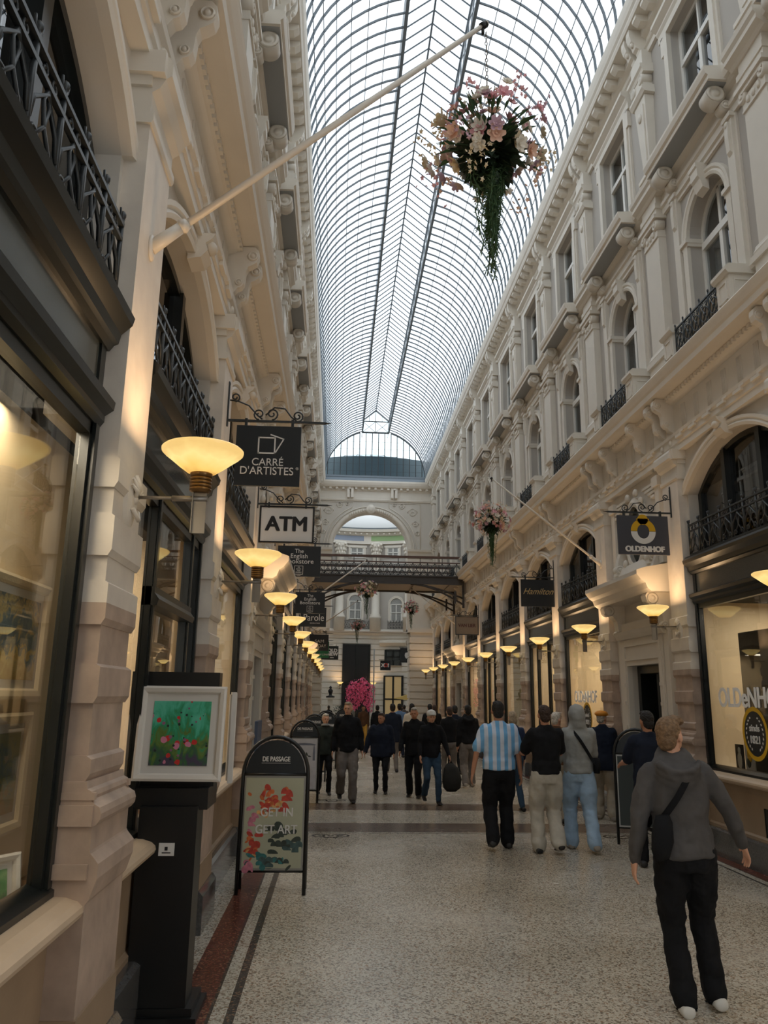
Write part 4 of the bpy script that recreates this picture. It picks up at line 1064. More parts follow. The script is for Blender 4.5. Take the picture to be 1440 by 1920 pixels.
# bookstores
def book(y, lab):
    o, cx, cz, w_, h_ = sign('left', y, -1.02, -.3, 3.72, 4.24, m_board, lab)
    T(o, 'The', .1, m_lwhite, cx, cz+.17, sx=.95); T(o, 'English', .11, m_lwhite, cx, cz+.085, sx=.98); T(o, 'Bookstore', .11, m_lwhite, cx+.0, cz-.005, sx=1.05)
    b = MB().m(m_lwhite); strip(b, [(cx-.07, cz-.22), (cx+.07, cz-.22), (cx+.07, cz-.08), (cx-.07, cz-.08)], .006, closed=True)
    strip(b, [(cx-.03, cz-.24), (cx+.03, cz-.24)], .004); b.build('square_emblem', o)
    for i, t in enumerate(('DE', 'BOOK', 'VAN', 'ENGELS')): T(o, t, .028, m_lwhite, cx, cz-.105-.028*i, bold=.0005)
book(LK[4], 'black hanging sign The English Bookstore directly under the ATM sign'); book(LK[6]-.0, 'black hanging sign The English Bookstore, the smaller farther one above Parole')
o, cx, cz, w_, h_ = sign('left', LK[8]-2.95, -1.02, -.3, 3.66, 4.2, m_board, 'black hanging sign reading Parole'); T(o, 'Parole', .27, m_lwhite, cx+.01, cz-.02, sx=.85); T(o, 'BOEKEN & PAPIER', .035, m_lwhite, cx+.05, cz-.17)
o, cx, cz, w_, h_ = sign('left', LK[10]-.05, -1.05, -.3, 3.48, 4.12, m_board, 'black hanging sign reading SAM FRIDAY'); T(o, 'SAM', .17, m_lwhite, cx+.02, cz+.05, sx=1.15); T(o, 'FRIDAY', .17, m_lwhite, cx+.02, cz-.13, sx=.95)
o, cx, cz, w_, h_ = sign('left', LK[11]-.05, -1.02, -.3, 3.36, 4.05, m_green, 'green hanging sign with white script behind the SAM FRIDAY sign'); T(o, 'Simon Lévelt', .15, m_lwhite, cx+.05, cz-.2, shear=.4, sx=.8)
o, cx, cz, w_, h_ = sign('left', LK[12], -.68, .12, 3.42, 4.05, m_board, 'black hanging sign reading OLD NEW beyond the green sign'); T(o, 'OLD', .22, m_lwhite, cx+.12, cz+.1, bold=.008); T(o, 'NEW', .22, m_lwhite, cx+.12, cz-.07, bold=.008); T(o, 'store', .08, m_lwhite, cx+.1, cz-.22, bold=.003)
# Oldenhof
o, cx, cz, w_, h_ = sign('right', 10.3, 3.86, 4.58, 3.75, 4.3, m_ogrey, 'dark grey hanging sign with a yellow and white ring logo reading OLDENHOF')
T(o, 'OLDENHOF', .105, m_lwhite, cx+.01, cz-.2, bold=.004, sx=.98)
def ringflat(mb, cx, cz, ro_, ri, a0, a1, sx=1, oy=0, n=24, y=-.018, riz=None):
    pr = None
    for i in range(n+1):
        t = a0+(a1-a0)*i/n
        V = [mb.v(cx+sx*r*cos(t), yy, cz+(r if k < 2 or riz is None else riz)*sin(t)) for k, (r, yy) in enumerate(((ro_, -.014), (ro_, y), (ri, y), (ri, -.014)))]
        if pr: [mb.f([pr[j], V[j], V[j+1], pr[j+1]]) for j in range(3)]
        pr = V
lg = MB().m(m_yel); ringflat(lg, cx+.0, cz+.055, .175, .085, 0, pi, riz=.1); lg.box(cx-.09, cx+.09, -.018, -.014, cz+.2, cz+.235) ; ringflat(lg, cx, cz+.22, .075, .045, 0, 2*pi, riz=.012)
lg.m(m_lwhite); ringflat(lg, cx+.0, cz+.05, .175, .085, pi, 2*pi, riz=.1); lg.build('ring_logo', o)
o, cx, cz, w_, h_ = sign('right', 16.3, 3.92, 4.64, 3.7, 4.28, m_board, 'black hanging sign with faint gold script reading Hamilton'); T(o, 'Hamilton', .19, m_gold, cx, cz+.03, shear=.5, sx=.92)
o, cx, cz, w_, h_ = sign('right', 25.3, 3.9, 4.62, 3.8, 4.36, m_tan, 'tan hanging sign with dark frame reading VAN LIER', frame=m_iron); T(o, 'VAN LIER', .15, m_brownt, cx, cz, bold=.004, sx=.9)
# far signs of the rotunda: apple outline logo and a small lettered board
o = empty('hanging_sign', (3.75, 41.5, 4.25), label='black square hanging sign with a white apple logo in the far rotunda', cat='sign')
b = MB().m(m_board); b.box(-.35, .45, -.03, .03, -.72, .05); b.build('sign_board', o)
br = MB().m(m_iron); br.box(-.4, .9, -.015, .015, .07, .1); br.tube([(.55, 0, .1), (.7, 0, .25), (.85, 0, .1)], .012, 5); [br.box(q-.012, q+.012, -.015, .015, .03, .08) for q in (-.2, .3)]; br.build('iron_bracket', o)
lg = MB().m(m_lwhite)
ap = [(0, .1), (.06, .135), (.12, .12), (.15, .08), (.115, .03), (.12, -.03), (.155, -.07), (.12, -.15), (.07, -.19), (.0, -.17), (-.07, -.19), (-.12, -.14), (-.155, -.04), (-.14, .07), (-.08, .13)]
vs = [(p[0]+.05, p[1]-.32) for p in ap]; A = [lg.v(a, -.037, b_) for a, b_ in vs]; lg.f(A); lf = [(.0, .15), (.01, .21), (.06, .245), (.055, .18)]; lg.f([lg.v(a+.05, -.037, b_-.32) for a, b_ in lf]); lg.build('apple_logo', o)
o = empty('hanging_sign', (2.6, 41.0, 3.6), label='small black hanging sign with coloured letters left of the apple sign in the far rotunda', cat='sign')
b = MB().m(m_board); b.box(-.27, .27, -.03, .03, -.5, 0); b.build('sign_board', o)
text('lettering', 'X', .26, m_lwhite, o, (-.13, -.035, -.25), bold=.01); text('lettering', 'O', .26, mat('red_letter', (190, 70, 60), .5), o, (.02, -.035, -.25), bold=.01); text('lettering', '!', .26, m_lwhite, o, (.15, -.035, -.25), bold=.01)
br = MB().m(m_iron); br.box(-.35, 1.3, -.01, .01, .02, .05); br.build('iron_bracket', o)

# ---- flag poles with hanging flower baskets
def flagpole(s, y, z0, xt, zt, label):
    X, _ = side(s); sg = 1 if s == 'left' else -1
    o = empty('flag_pole', (X, y, z0), label=label, cat='pole', group='slanting white poles on the walls')
    d = Vector((xt-X, 0, zt-z0))
    mb = MB().m(m_pole); mb.tube([d*.05, d*.5, d], [.021, .019, .014], 12); mb.tube([d*.995, d*1.004], [.02, .018], 10); mb.build('pole', o)
    mb = MB().m(m_pole); u = d.normalized(); mb.tube([(0, 0, 0), u*.2], [.04, .032], 12); mb.tube([u*.2, u*.215, u*.25], [.032, .042, .03], 12)
    mb.lathe([(.075, 0), (.075, .012*sg), (.05, .02*sg)], 16, axis='x', sc=(.7, 1)); mb.build('socket', o)
    mb = MB().m(m_black); mb.tube([d*.985, d*1.0], [.023, .023], 10); mb.tube([d*.99, d*.99+Vector((0, 0, -.06))], .01, 6); mb.build('end_hook', o)
    return Vector((xt, y, zt))
m_leaf = mat('dark_green_leaves', (44, 62, 44), .55, noise=.2, nscale=30); m_leaf2 = mat('fern_green', (66, 96, 62), .55, noise=.2, nscale=30)
m_pk = [mat('pink_petals', (232, 180, 188), .7), mat('white_petals', (232, 226, 214), .7), mat('peach_petals', (232, 196, 174), .7), mat('mauve_petals', (204, 172, 186), .7), mat('cream_petals', (222, 208, 178), .7)]
def blossom(ma, r, n=6):
    mb = MB().m(ma); rr = random.Random(int(r*1000)+len(ma.name))
    for ly in range(2):
        for i in range(n-ly):
            t = 2*pi*i/(n-ly)+ly*.5; el = .35+.5*ly
            d = Vector((cos(t)*cos(el), sin(t)*cos(el), sin(el))); sd = Vector((-sin(t), cos(t), 0)); q = r*(1-.3*ly)
            P = [Vector((0, 0, 0)), d*q*.55+sd*q*.34, d*q*.95+sd*q*.2+Vector((0, 0, .1*q)), d*q*1.02+Vector((0, 0, .02*q)), d*q*.95-sd*q*.2+Vector((0, 0, .1*q)), d*q*.55-sd*q*.34]
            c = mb.v(*(d*q*.5+Vector((0, 0, -.12*q)))); V = [mb.v(*p) for p in P]
            for j in range(6): mb.f([c, V[j], V[(j+1) % 6]], True)
    mb.ball((0, 0, r*.15), r*.16, 6, 4)
    return mb.mesh('blossom', recalc=False)
BL = [blossom(m, r) for m, r in zip(m_pk, (.038, .034, .036, .03, .044))]
def leafmesh(mb, c, d, L, wd):
    d = d.normalized(); sd = d.cross(Vector((0, 0, 1)));
    if sd.length < .1: sd = Vector((1, 0, 0))
    sd.normalize(); a, b, e, f = c, c+d*L*.5+sd*wd/2, c+d*L+Vector((0, 0, -L*.15)), c+d*L*.5-sd*wd/2
    V = [mb.v(*p) for p in (a, b, e, f)]; mb.f([V[0], V[1], V[2]]); mb.f([V[0], V[2], V[3]])
def basket(P, top, label, seed, sc=1.0, nb=84, pink=.35, near=True, tilt=0):
    """P: hook point; flower ball centre below"""
    rr = random.Random(seed); o = empty('hanging_flower_basket', (P.x, P.y, P.z-.06), label=label, cat='flower basket', group='hanging flower baskets')
    ch = MB().m(m_steel if near else m_iron); L = top
    z = 0
    while z > -L*.75 and near: ch.tube([(.008*cos(t), 0, z-.014+.014*sin(t)) if int(z*50) % 2 else (0, .008*cos(t), z-.014+.014*sin(t)) for t in [i*pi/4 for i in range(9)]], .0025, 4); z -= .024
    for a in range(3): ch.tube([(0, 0, -L*.75 if near else 0), (.12*sc*cos(a*2.1), .12*sc*sin(a*2.1), -L-.12*sc)], .0025, 4)
    ch.build('chain', o)
    cz = -L-.2*sc
    fo = MB().m(m_leaf); rad = .13*sc
    for i in range(520 if near else 200):
        th, ph = rr.uniform(0, 2*pi), math.acos(rr.uniform(-1, .7)); d = Vector((sin(ph)*cos(th), sin(ph)*sin(th), cos(ph))); leafmesh(fo, Vector((0, 0, cz-.04*sc))+d*rad*rr.uniform(.2, 1), d+Vector((rr.uniform(-.5, .5), rr.uniform(-.5, .5), rr.uniform(-.5, .5))), .07*sc*rr.uniform(.6, 1.3), .04*sc)
    fo.m(m_leaf2)
    for i in range(70):
        th = rr.uniform(0, 2*pi); el = rr.uniform(-.3, 1.1); d = Vector((cos(th)*cos(el), sin(th)*cos(el), sin(el)))
        fo.tube([Vector((0, 0, cz)), Vector((0, 0, cz))+d*.16*sc, Vector((0, 0, cz))+d*.28*sc+Vector((0, 0, -.02))], .0022, 4, cap=False)
        leafmesh(fo, Vector((0, 0, cz))+d*.18*sc, d, .09*sc, .022*sc)
    fo.build('foliage', o, recalc=False)
    tr_ = MB().m(m_leaf2); mx = .62*sc
    for i in range(26 if near else 14):
        a = rr.uniform(0, 2*pi); r0 = .09*sc*rr.random(); x, y = r0*cos(a), r0*sin(a); z = cz-.1*sc; Lt = mx*rr.uniform(.45, 1); pts = [(x, y, z)]
        x0, y0 = x, y
        for j in range(9):
            z -= Lt/9; f_ = 1-.75*j/9; x = x0*f_*1.1+rr.uniform(-.012, .012)*sc; y = y0*f_*1.1+rr.uniform(-.012, .012)*sc; pts.append((x, y, z))
            for q in range(7 if near else 4): leafmesh(tr_, Vector((x, y, z+rr.uniform(0, Lt/9))), Vector((rr.uniform(-1, 1), rr.uniform(-1, 1), rr.uniform(-.9, .5))), .034*sc, .007*sc)
        tr_.tube(pts, .003*sc, 4, cap=False)
    tr_.build('trailing_greenery', o, recalc=False)
    wts = [3*pink+.5, 2.2, 1.2, 1.5, 1.2]
    for i in range(nb):
        t = rr.uniform(0, 2*pi); el = rr.uniform(-.75, 1.15); d = Vector((cos(t)*cos(el), sin(t)*cos(el), sin(el)*.82))
        r_ = .31*sc*rr.uniform(.5, 1.05) if el > -.3 else .27*sc*rr.uniform(.6, 1)
        k = rr.choices(range(5), wts)[0]; b = inst('blossom', BL[k], o, tuple(Vector((0, 0, cz))+d*r_)); b.rotation_euler = d.to_track_quat('Z', 'Y').to_euler(); b.scale = (sc*rr.uniform(.75, 1.35),)*3
    if near:      # sprays of tiny florets between the large blooms
        sf = MB()
        for j in range(34):
            t = rr.uniform(0, 2*pi); el = rr.uniform(-.85, 1.2); d = Vector((cos(t)*cos(el), sin(t)*cos(el), sin(el)*.85)); c0 = Vector((0, 0, cz))+d*.3*sc*rr.uniform(.75, 1.15); sf.m(rr.choice(m_pk))
            for q in range(11):
                c = c0+Vector((rr.gauss(0, .028), rr.gauss(0, .028), rr.gauss(0, .035)))*sc; r1 = .014*sc*rr.uniform(.7, 1.2); ax_ = Vector((rr.uniform(-1, 1), rr.uniform(-1, 1), rr.uniform(-.5, 1))).normalized(); u1 = ax_.orthogonal().normalized(); u2 = ax_.cross(u1)
                cc = sf.v(*(c-ax_*r1*.4))
                V = [sf.v(*(c+(u1*cos(g*pi/5)+u2*sin(g*pi/5))*r1*(1 if g % 2 else .55))) for g in range(10)]
                for g in range(10): sf.f([cc, V[g], V[(g+1) % 10]])
        sf.build('small_florets', o, recalc=False, kind='stuff')
    return o
P = flagpole('left', LK[1]-.02, 4.18, .81, 5.82, 'long cream pole slanting up from the nearest left pilaster, over the vault'); basket(P, .58, 'large hanging basket of pink and cream flowers with long trailing fern, nearest the camera', 3, 1.2, 99)
P = flagpole('right', 13.3, 4.12, 2.7, 5.66, 'cream pole slanting up from the right wall beside the Oldenhof sign'); basket(P, .52, 'hanging basket of pink and white flowers in front of the right wall', 5, 1.15, 95, .6)
P = flagpole('left', LK[7], 4.15, .83, 5.6, 'white pole rising from the left wall in front of the footbridge'); basket(P, .6, 'hanging basket of pale pink flowers under the middle of the footbridge', 8, 1.15, 70, .5, False)
P = flagpole('right', 28.3, 4.15, 2.72, 5.68, 'white pole slanting from the right wall under the footbridge'); basket(P, .45, 'hanging basket of deep pink flowers under the right end of the footbridge', 9, 1.15, 60, 1.6, False)
P = flagpole('left', LK[11]-3, 4.15, .83, 5.5, 'far white pole rising from the left wall behind the footbridge'); basket(P, .75, 'hanging basket of deep pink flowers, the farthest and lowest', 12, 1.0, 60, 1.6, False)

# ---- footbridge
br = empty('footbridge', (0, 27.9, 0), label='dark iron footbridge with ornate railing crossing the passage', cat='bridge')
m_bridge = mat('dark_bridge_paint', (62, 58, 56), .45, noise=.1); m_rail = mat('brown_handrail', (92, 66, 54), .4)
bx0, bx1 = -1.05, 4.62
mb = MB().m(m_bridge); mb.box(bx0, bx1, 0, .1, 5.78, 6.08); mb.box(bx0, bx1, 2.3, 2.4, 5.78, 6.08); mb.box(bx0, bx1, -.05, .12, 6.05, 6.1); mb.build('girder', br)
mb = MB().m(mat('bridge_soffit', (150, 142, 132), .7)); mb.box(bx0, bx1, .1, 2.3, 5.84, 6.02); [mb.box(x, x+.06, .1, 2.3, 5.78, 5.84) for x in (.2, 1.5, 2.8, 4.1)]; mb.build('deck', br)
for yy in (.03, 2.35):
    mb = MB().m(m_rail); mb.box(bx0, bx1+.0, yy-.05, yy+.05, 6.74, 6.82); mb.box(bx0, bx1, yy-.03, yy+.03, 6.56, 6.6); mb.build('handrail', br)
    mb = MB().m(m_iron); n = 21
    for i in range(n+1):
        x = bx0+(bx1-bx0)*i/n; mb.box(x-.012, x+.012, yy-.012, yy+.012, 6.08, 6.76 if i % 3 == 0 else 6.58)
        if i < n:
            st = (bx1-bx0)/n; xc = x+st/2
            for sg in (-1, 1):
                for zz, q in ((6.22, 1), (6.45, -1)): mb.tube([(a, yy, b) for a, b in scroll_pts(xc+sg*.06, zz, .075, .015, 1.5, pi/2*q, 12, sg*q)], .011, 4)
            mb.tube([(x, yy, 6.1), (xc, yy, 6.33), (x+st, yy, 6.56)], .01, 4); mb.tube([(x, yy, 6.56), (xc, yy, 6.33), (x+st, yy, 6.1)], .01, 4)
    mb.build('ornamental_railing', br)
for yy in (.05, 2.35):
    for sg, xa, xm in ((1, bx0, .9), (-1, bx1, 2.65)):
        mb = MB().m(m_bridge)
        for off, zt in ((0, 5.05), (.16, 5.28)):
            pts = [(xa+(xm-xa)*t, yy, zt+(5.78-zt)*sin(t*pi/2)) for t in [i/10 for i in range(11)]]; mb.tube(pts, .035, 6)
        mb.box(min(xa, xa+sg*.07), max(xa, xa+sg*.07), yy-.06, yy+.06, 4.95, 5.8); mb.box(min(xa+sg*.3, xa+sg*.36), max(xa+sg*.3, xa+sg*.36), yy-.04, yy+.04, 5.1, 5.55)
        mb.build('arched_strut', br)

# ---- art stand with framed pictures
st = empty('display_stand', (-.965, 5.05, 0), label='tall black display stand with a headboard holding pictures, in front of the left wall', cat='display stand')
mb = MB().m(m_black); mb.box(-.17, .17, -.1, .12, .06, 1.14); mb.build('column', st)
mb = MB().m(m_black); mb.box(-.3, .22, -.06, .3, 1.12, 1.24); mb.box(-.32, .23, .06, .18, 1.24, 1.93); mb.build('headboard', st)
mb = MB().m(m_black); mb.extr([(-.18, -.14), (.24, -.14), (.24, .26), (-.18, .26)], 'z', 0, .03); mb.extr([(-.15, -.11), (.21, -.11), (.21, .23), (-.15, .23)], 'z', .03, .07); mb.build('foot_plate', st)
mb = MB().m(m_white); mb.box(-.04, .05, -.108, -.1, .87, .94); mb.m(m_textblack); mb.box(-.005, .012, -.11, -.108, .9, .92); mb.box(-.02, .03, -.11, -.108, .885, .89); mb.build('white_price_card', st)
def painting_mat(name, kind):
    m = mat(name, (90, 150, 120), .5); n, l, b = nodes(m); tc = n.new('ShaderNodeTexCoord'); mp = n.new('ShaderNodeMapping'); l.new(tc.outputs['Object'], mp.inputs[0])
    sp = n.new('ShaderNodeSeparateXYZ'); l.new(tc.outputs['Object'], sp.inputs[0])
    no = n.new('ShaderNodeTexNoise'); no.inputs['Scale'].default_value = 14; no.inputs['Detail'].default_value = 6; no.inputs['Distortion'].default_value = 1.2; l.new(mp.outputs[0], no.inputs[0])
    if kind == 'poppy':
        mp.inputs['Scale'].default_value = (1, 1, .55)
        ad = n.new('ShaderNodeMath'); ad.operation = 'MULTIPLY_ADD'; ad.inputs[1].default_value = 1.4; l.new(sp.outputs[2], ad.inputs[0]); l.new(no.outputs[0], ad.inputs[2])
        r = ramp(n, [(.18, (70, 60, 84)), (.3, (48, 96, 60)), (.42, (96, 122, 50)), (.52, (40, 140, 96)), (.66, (70, 178, 144)), (.85, (96, 196, 168))]); l.new(ad.outputs[0], r.inputs[0])
        col = r.outputs[0]
        for sc, th, c1, zlim in ((17, .3, (196, 44, 44), .5), (13, .27, (206, 128, 158), .4), (30, .22, (24, 40, 36), .4), (22, .22, (136, 92, 124), .35)):
            v = n.new('ShaderNodeTexVoronoi'); v.inputs['Scale'].default_value = sc; l.new(tc.outputs['Object'], v.inputs['Vector'])
            s2 = n.new('ShaderNodeSeparateColor'); l.new(v.outputs['Color'], s2.inputs[0])
            lt = n.new('ShaderNodeMath'); lt.operation = 'LESS_THAN'; lt.inputs[1].default_value = th
            nn = n.new('ShaderNodeMath'); nn.operation = 'MULTIPLY_ADD'; nn.inputs[1].default_value = .4; l.new(no.outputs[0], nn.inputs[0]); nn.inputs[2].default_value = -.2
            a2 = n.new('ShaderNodeMath'); a2.operation = 'ADD'; l.new(v.outputs['Distance'], a2.inputs[0]); l.new(nn.outputs[0], a2.inputs[1]); l.new(a2.outputs[0], lt.inputs[0])
            g2 = n.new('ShaderNodeMath'); g2.operation = 'GREATER_THAN'; g2.inputs[1].default_value = 1-zlim; l.new(s2.outputs[0], g2.inputs[0])
            mu = n.new('ShaderNodeMath'); mu.operation = 'MULTIPLY'; l.new(lt.outputs[0], mu.inputs[0]); l.new(g2.outputs[0], mu.inputs[1])
            mx = n.new('ShaderNodeMix'); mx.data_type = 'RGBA'; l.new(mu.outputs[0], mx.inputs[0]); l.new(col, mx.inputs[6]); mx.inputs[7].default_value = lin(c1); col = mx.outputs[2]
        l.new(col, b.inputs['Base Color'])
    else:
        ad = n.new('ShaderNodeMath'); ad.operation = 'MULTIPLY_ADD'; ad.inputs[1].default_value = {'sky': 1.6, 'field': 2.0, 'green': 1.2, 'tulip': .9}[kind]; l.new(sp.outputs[2], ad.inputs[0]); l.new(no.outputs[0], ad.inputs[2])
        st_ = {'sky': [(.15, (172, 140, 70)), (.35, (190, 168, 100)), (.45, (84, 108, 122)), (.6, (110, 128, 132)), (.72, (196, 176, 120)), (.9, (76, 96, 108))],
               'field': [(.2, (150, 120, 40)), (.4, (120, 128, 70)), (.55, (84, 112, 120)), (.75, (128, 132, 96))],
               'green': [(.3, (40, 80, 50)), (.55, (80, 150, 90)), (.75, (130, 180, 120))],
               'tulip': [(.2, (60, 110, 112)), (.34, (206, 120, 140)), (.42, (60, 70, 66)), (.5, (178, 178, 150)), (.6, (184, 184, 160)), (.68, (224, 118, 60)), (.8, (216, 80, 60)), (.95, (186, 184, 158))]}[kind]
        r = ramp(n, st_); l.new(ad.outputs[0], r.inputs[0]); l.new(r.outputs[0], b.inputs['Base Color'])
    return m
m_pop = painting_mat('poppy_meadow_painting', 'poppy')
m_mount = mat('white_picture_mount', (208, 206, 202), .8); m_frame_w = mat('white_wood_frame', (216, 212, 206), .4); m_frame_c = mat('cream_wood_frame', (214, 198, 168), .5)
def picture(name, w_, h_, fr, mt, mfr, mpic, label, loc, rot, group=None, cat='painting', mmount=None):
    """local: picture faces -y, centre at origin"""
    o = empty(name, loc, label=label, cat=cat, group=group); o.rotation_euler = rot
    f = MB().m(mfr)
    W, H = w_/2, h_/2
    prof = [(0, .0), (0, -.03), (fr*.3, -.036), (fr*.8, -.03), (fr, -.018), (fr, 0)]
    cs = [(-W, -H, 1, 1), (W, -H, -1, 1), (W, H, -1, -1), (-W, H, 1, -1)]; rings = []
    for x, z, dx, dz in cs: rings.append([f.v(x+dx*a, b, z+dz*a) for a, b in prof])
    for i in range(4):
        A, B = rings[i], rings[(i+1) % 4]
        for j in range(len(prof)): f.f([A[j], B[j], B[(j+1) % len(prof)], A[(j+1) % len(prof)]])
    f.box(-W+fr*.5, W-fr*.5, -.008, .01, -H+fr*.5, H-fr*.5); f.build('frame', o)
    if mt: m2 = MB().m(mmount or m_mount); m2.box(-W+fr, W-fr, -.012, -.008, -H+fr, H-fr); m2.build('mount', o)
    p = MB().m(mpic); e = fr+mt; p.box(-W+e, W-e, -.016, -.012, -H+e, H-e); p.build('canvas', o)
    return o
picture('framed_painting', .53, .56, .045, .045, m_frame_w, m_pop, 'white framed painting of red and pink poppies on green, resting on the black stand', (-.935, 5.0, 1.56), (-.1, 0, -.02))
picture('framed_painting', .5, .58, .03, .03, m_frame_w, m_pop, 'second white framed picture seen edge-on behind the black stand', (-.72, 5.62, 1.52), (0, 0, radians(98)))
# pictures in the first left window
picture('framed_painting', .84, .56, .05, .04, m_frame_c, painting_mat('cloud_landscape', 'sky'), 'cream framed cloudy landscape painting on the wall inside the left window, upper one', (-1.505, 3.67, 2.04), (0, 0, radians(90)))
picture('framed_painting', .84, .54, .05, .04, m_frame_c, painting_mat('field_landscape', 'field'), 'cream framed field painting on the wall inside the left window, lower one', (-1.505, 3.61, 1.43), (0, 0, radians(90)))
picture('framed_painting', .3, .24, .03, .025, m_frame_w, painting_mat('green_sketch', 'green'), 'small white framed green picture leaning on the left window sill', (-1.36, 3.4, 1.03), (-.15, 0, radians(60)))

# ---- A-boards
m_tul = painting_mat('tulip_painting', 'tulip')
def aboard(x, y, w_, h_, label, poster, head='DE PASSAGE', lines=None, rz=0, far=False, group=None, gr=(74, 78, 84)):
    o = empty('pavement_sign', (x, y, 0), rz, label=label, cat='sign', group=group)
    W = w_/2; zb, zt = .2, h_-.34*w_/.6-.0; lean = .13
    def fr(sg, nm):
        mb = MB().m(m_black); r = .018; L = lambda z: sg*lean*(h_-z)/h_
        pts = [(-W, L(0), 0), (-W, L(zt), zt)]+[(-W*cos(t), L(zt), zt+W*sin(t)*1.12) for t in [pi*i/16 for i in range(1, 16)]]+[(W, L(zt), zt), (W, L(0), 0)]
        pts = [(p[0], L(p[2]), p[2]) for p in pts]; mb.tube(pts, r, 8); mb.tube([(-W, L(zb), zb), (W, L(zb), zb)], .012, 6); mb.tube([(-W, L(zt), zt), (W, L(zt), zt)], .016, 6)
        mb.build(nm, o)
    fr(-1, 'front_frame'); fr(1, 'rear_frame')
    a = -atan2(lean, h_)
    pan = MB().m(mat('alu_poster_frame', (150, 150, 146), .35, .6)); Lf = lambda z: -lean*(h_-z)/h_
    def pbox(mb, x0, x1, z0, z1, d0, d1):
        V = mb.box(x0, x1, d0, d1, z0, z1)
        for v in V: v.co.y += Lf(v.co.z)
    pbox(pan, -W+.02, W-.02, zb+.01, zt-.01, -.012, .012); pan.build('poster_case', o)
    ps = MB().m(poster); pbox(ps, -W+.035, W-.035, zb+.03, zt-.03, -.016, -.012); ps.build('poster', o)
    hd = MB().m(m_board); pr = [(-W+.025, zt+.01), (W-.025, zt+.01)]+[((W-.025)*cos(t), zt+(W-.02)*1.1*sin(t)) for t in [pi*i/16 for i in range(1, 16)]]
    A = [hd.v(p[0], Lf(p[1])-.008, p[1]) for p in pr]; B = [hd.v(p[0], Lf(p[1])+.008, p[1]) for p in pr]; hd.f(A); hd.f(B[::-1]); [hd.f([A[i], A[(i+1) % len(A)], B[(i+1) % len(B)], B[i]]) for i in range(len(A))]
    hd.build('arched_header', o)
    if head:
        z = zt+.14; text('lettering', head, .062, m_lwhite, o, (0, Lf(z)-.012, z), bold=.0012, sx=.78); b = MB().m(m_lwhite); b.box(-.14, .14, Lf(z-.035)-.013, Lf(z-.035)-.011, z-.036, z-.033); b.build('underline', o)
    if lines:
        for t, z, s_ in lines: text('lettering', t, s_, m_lwhite, o, (.03, Lf(z)-.018, z), rot=(pi/2, 0, 0), bold=.001, sx=.9)
    hn = MB().m(m_steel); [hn.ball((sg*W, 0, h_-.06), (.012, .03, .012), 6, 4) for sg in ()]
    hn.bm.free()
    return o, W, zb, zt, Lf
o, W, zb, zt, Lf = aboard(-.545, 7.92, .62, 1.4, 'black arched pavement sign De Passage with a tulip poster reading GET IN GET ART', mat('poster_olive_grey', (176, 178, 154), .4, noise=.06, nscale=5), lines=(('GET IN', .71, .11), ('GET ART', .56, .11)))
# painted flowers of the poster (flat patches printed on it)
def blobs(name, items, par, Lf):
    for i, (ma, pts) in enumerate(items):
        mb = MB().m(ma)
        for (cx_, cz_, rx, rz_, ang) in pts:
            n = 12; mb.f([mb.v(cx_+rx*cos(t)*cos(ang)-rz_*sin(t)*sin(ang), Lf(cz_)-.0168-.0002*i, cz_+rx*cos(t)*sin(ang)+rz_*sin(t)*cos(ang)) for t in [2*pi*k/n for k in range(n)]])
        mb.build(name, par)
rr = random.Random(4)
def patch(cx_, cz_, sx, sz, n, r): return [(cx_+rr.gauss(0, sx), cz_+rr.gauss(0, sz), r*rr.uniform(.5, 1.2), r*rr.uniform(.3, .8), rr.uniform(0, 3)) for _ in range(n)]
mo, mr_, mpk, mtl, mdk, myl, mpl = [mat(n_, c, .5, noise=.25, nscale=25) for n_, c in (('poster_orange', (212, 116, 66)), ('poster_red', (196, 74, 60)), ('poster_pink', (206, 130, 150)), ('poster_teal', (60, 124, 124)), ('poster_dark_green', (60, 70, 64)), ('poster_yellow', (222, 172, 110)), ('poster_petrol', (72, 96, 96)))]
blobs('printed_flowers', [(mdk, patch(.1, .5, .07, .045, 12, .05)+patch(.05, .42, .06, .03, 8, .045)+patch(.07, .27, .06, .03, 6, .04)), (mpl, patch(.18, .4, .03, .03, 6, .05)+patch(-.1, .28, .06, .03, 8, .05)), (mtl, patch(-.12, .3, .04, .04, 6, .05)+patch(.05, .27, .05, .02, 4, .03)),
    (mpk, patch(-.22, .65, .02, .08, 9, .04)+patch(-.22, .26, .02, .025, 5, .045)), (mr_, patch(-.03, .8, .07, .06, 16, .045)+patch(-.19, .42, .03, .05, 10, .04)+patch(.1, .82, .03, .05, 6, .04)), (mo, patch(-.03, .83, .07, .05, 18, .035)+patch(-.19, .42, .03, .05, 10, .03)), (myl, patch(-.02, .78, .05, .04, 8, .03)+patch(-.2, .4, .03, .03, 5, .02))], o, Lf)
m_sketch = mat('pale_poster', (196, 194, 196), .5, noise=.1, nscale=9); m_warm = mat('warm_poster', (214, 178, 120), .5, noise=.15, nscale=8)
o, W, zb, zt, Lf = aboard(-.5, 14.2, .5, 1.36, 'black arched De Passage pavement sign with a pale sketch poster, second along the left side', m_sketch)
blobs('printed_sketch', [(mat('sketch_grey', (120, 124, 138), .6), [(0, .95, .2, .03, 0), (.17, .7, .02, .25, 0)]), (mdk, [(.05, .78, .015, .05, .3), (.09, .76, .03, .012, -.3), (.06, .6, .02, .06, .1)])], o, Lf)
aboard(-.42, 17.6, .52, 1.38, 'black arched De Passage pavement sign with a warm orange poster, third along the left side', m_warm)
aboard(-.2, 20.6, .54, 1.4, 'farther black arched pavement sign behind the older woman, fourth along the left side', m_sketch)
aboard(.3, 24.0, .56, 1.4, 'black arched pavement sign partly hidden behind the tall grey-haired man', m_board)
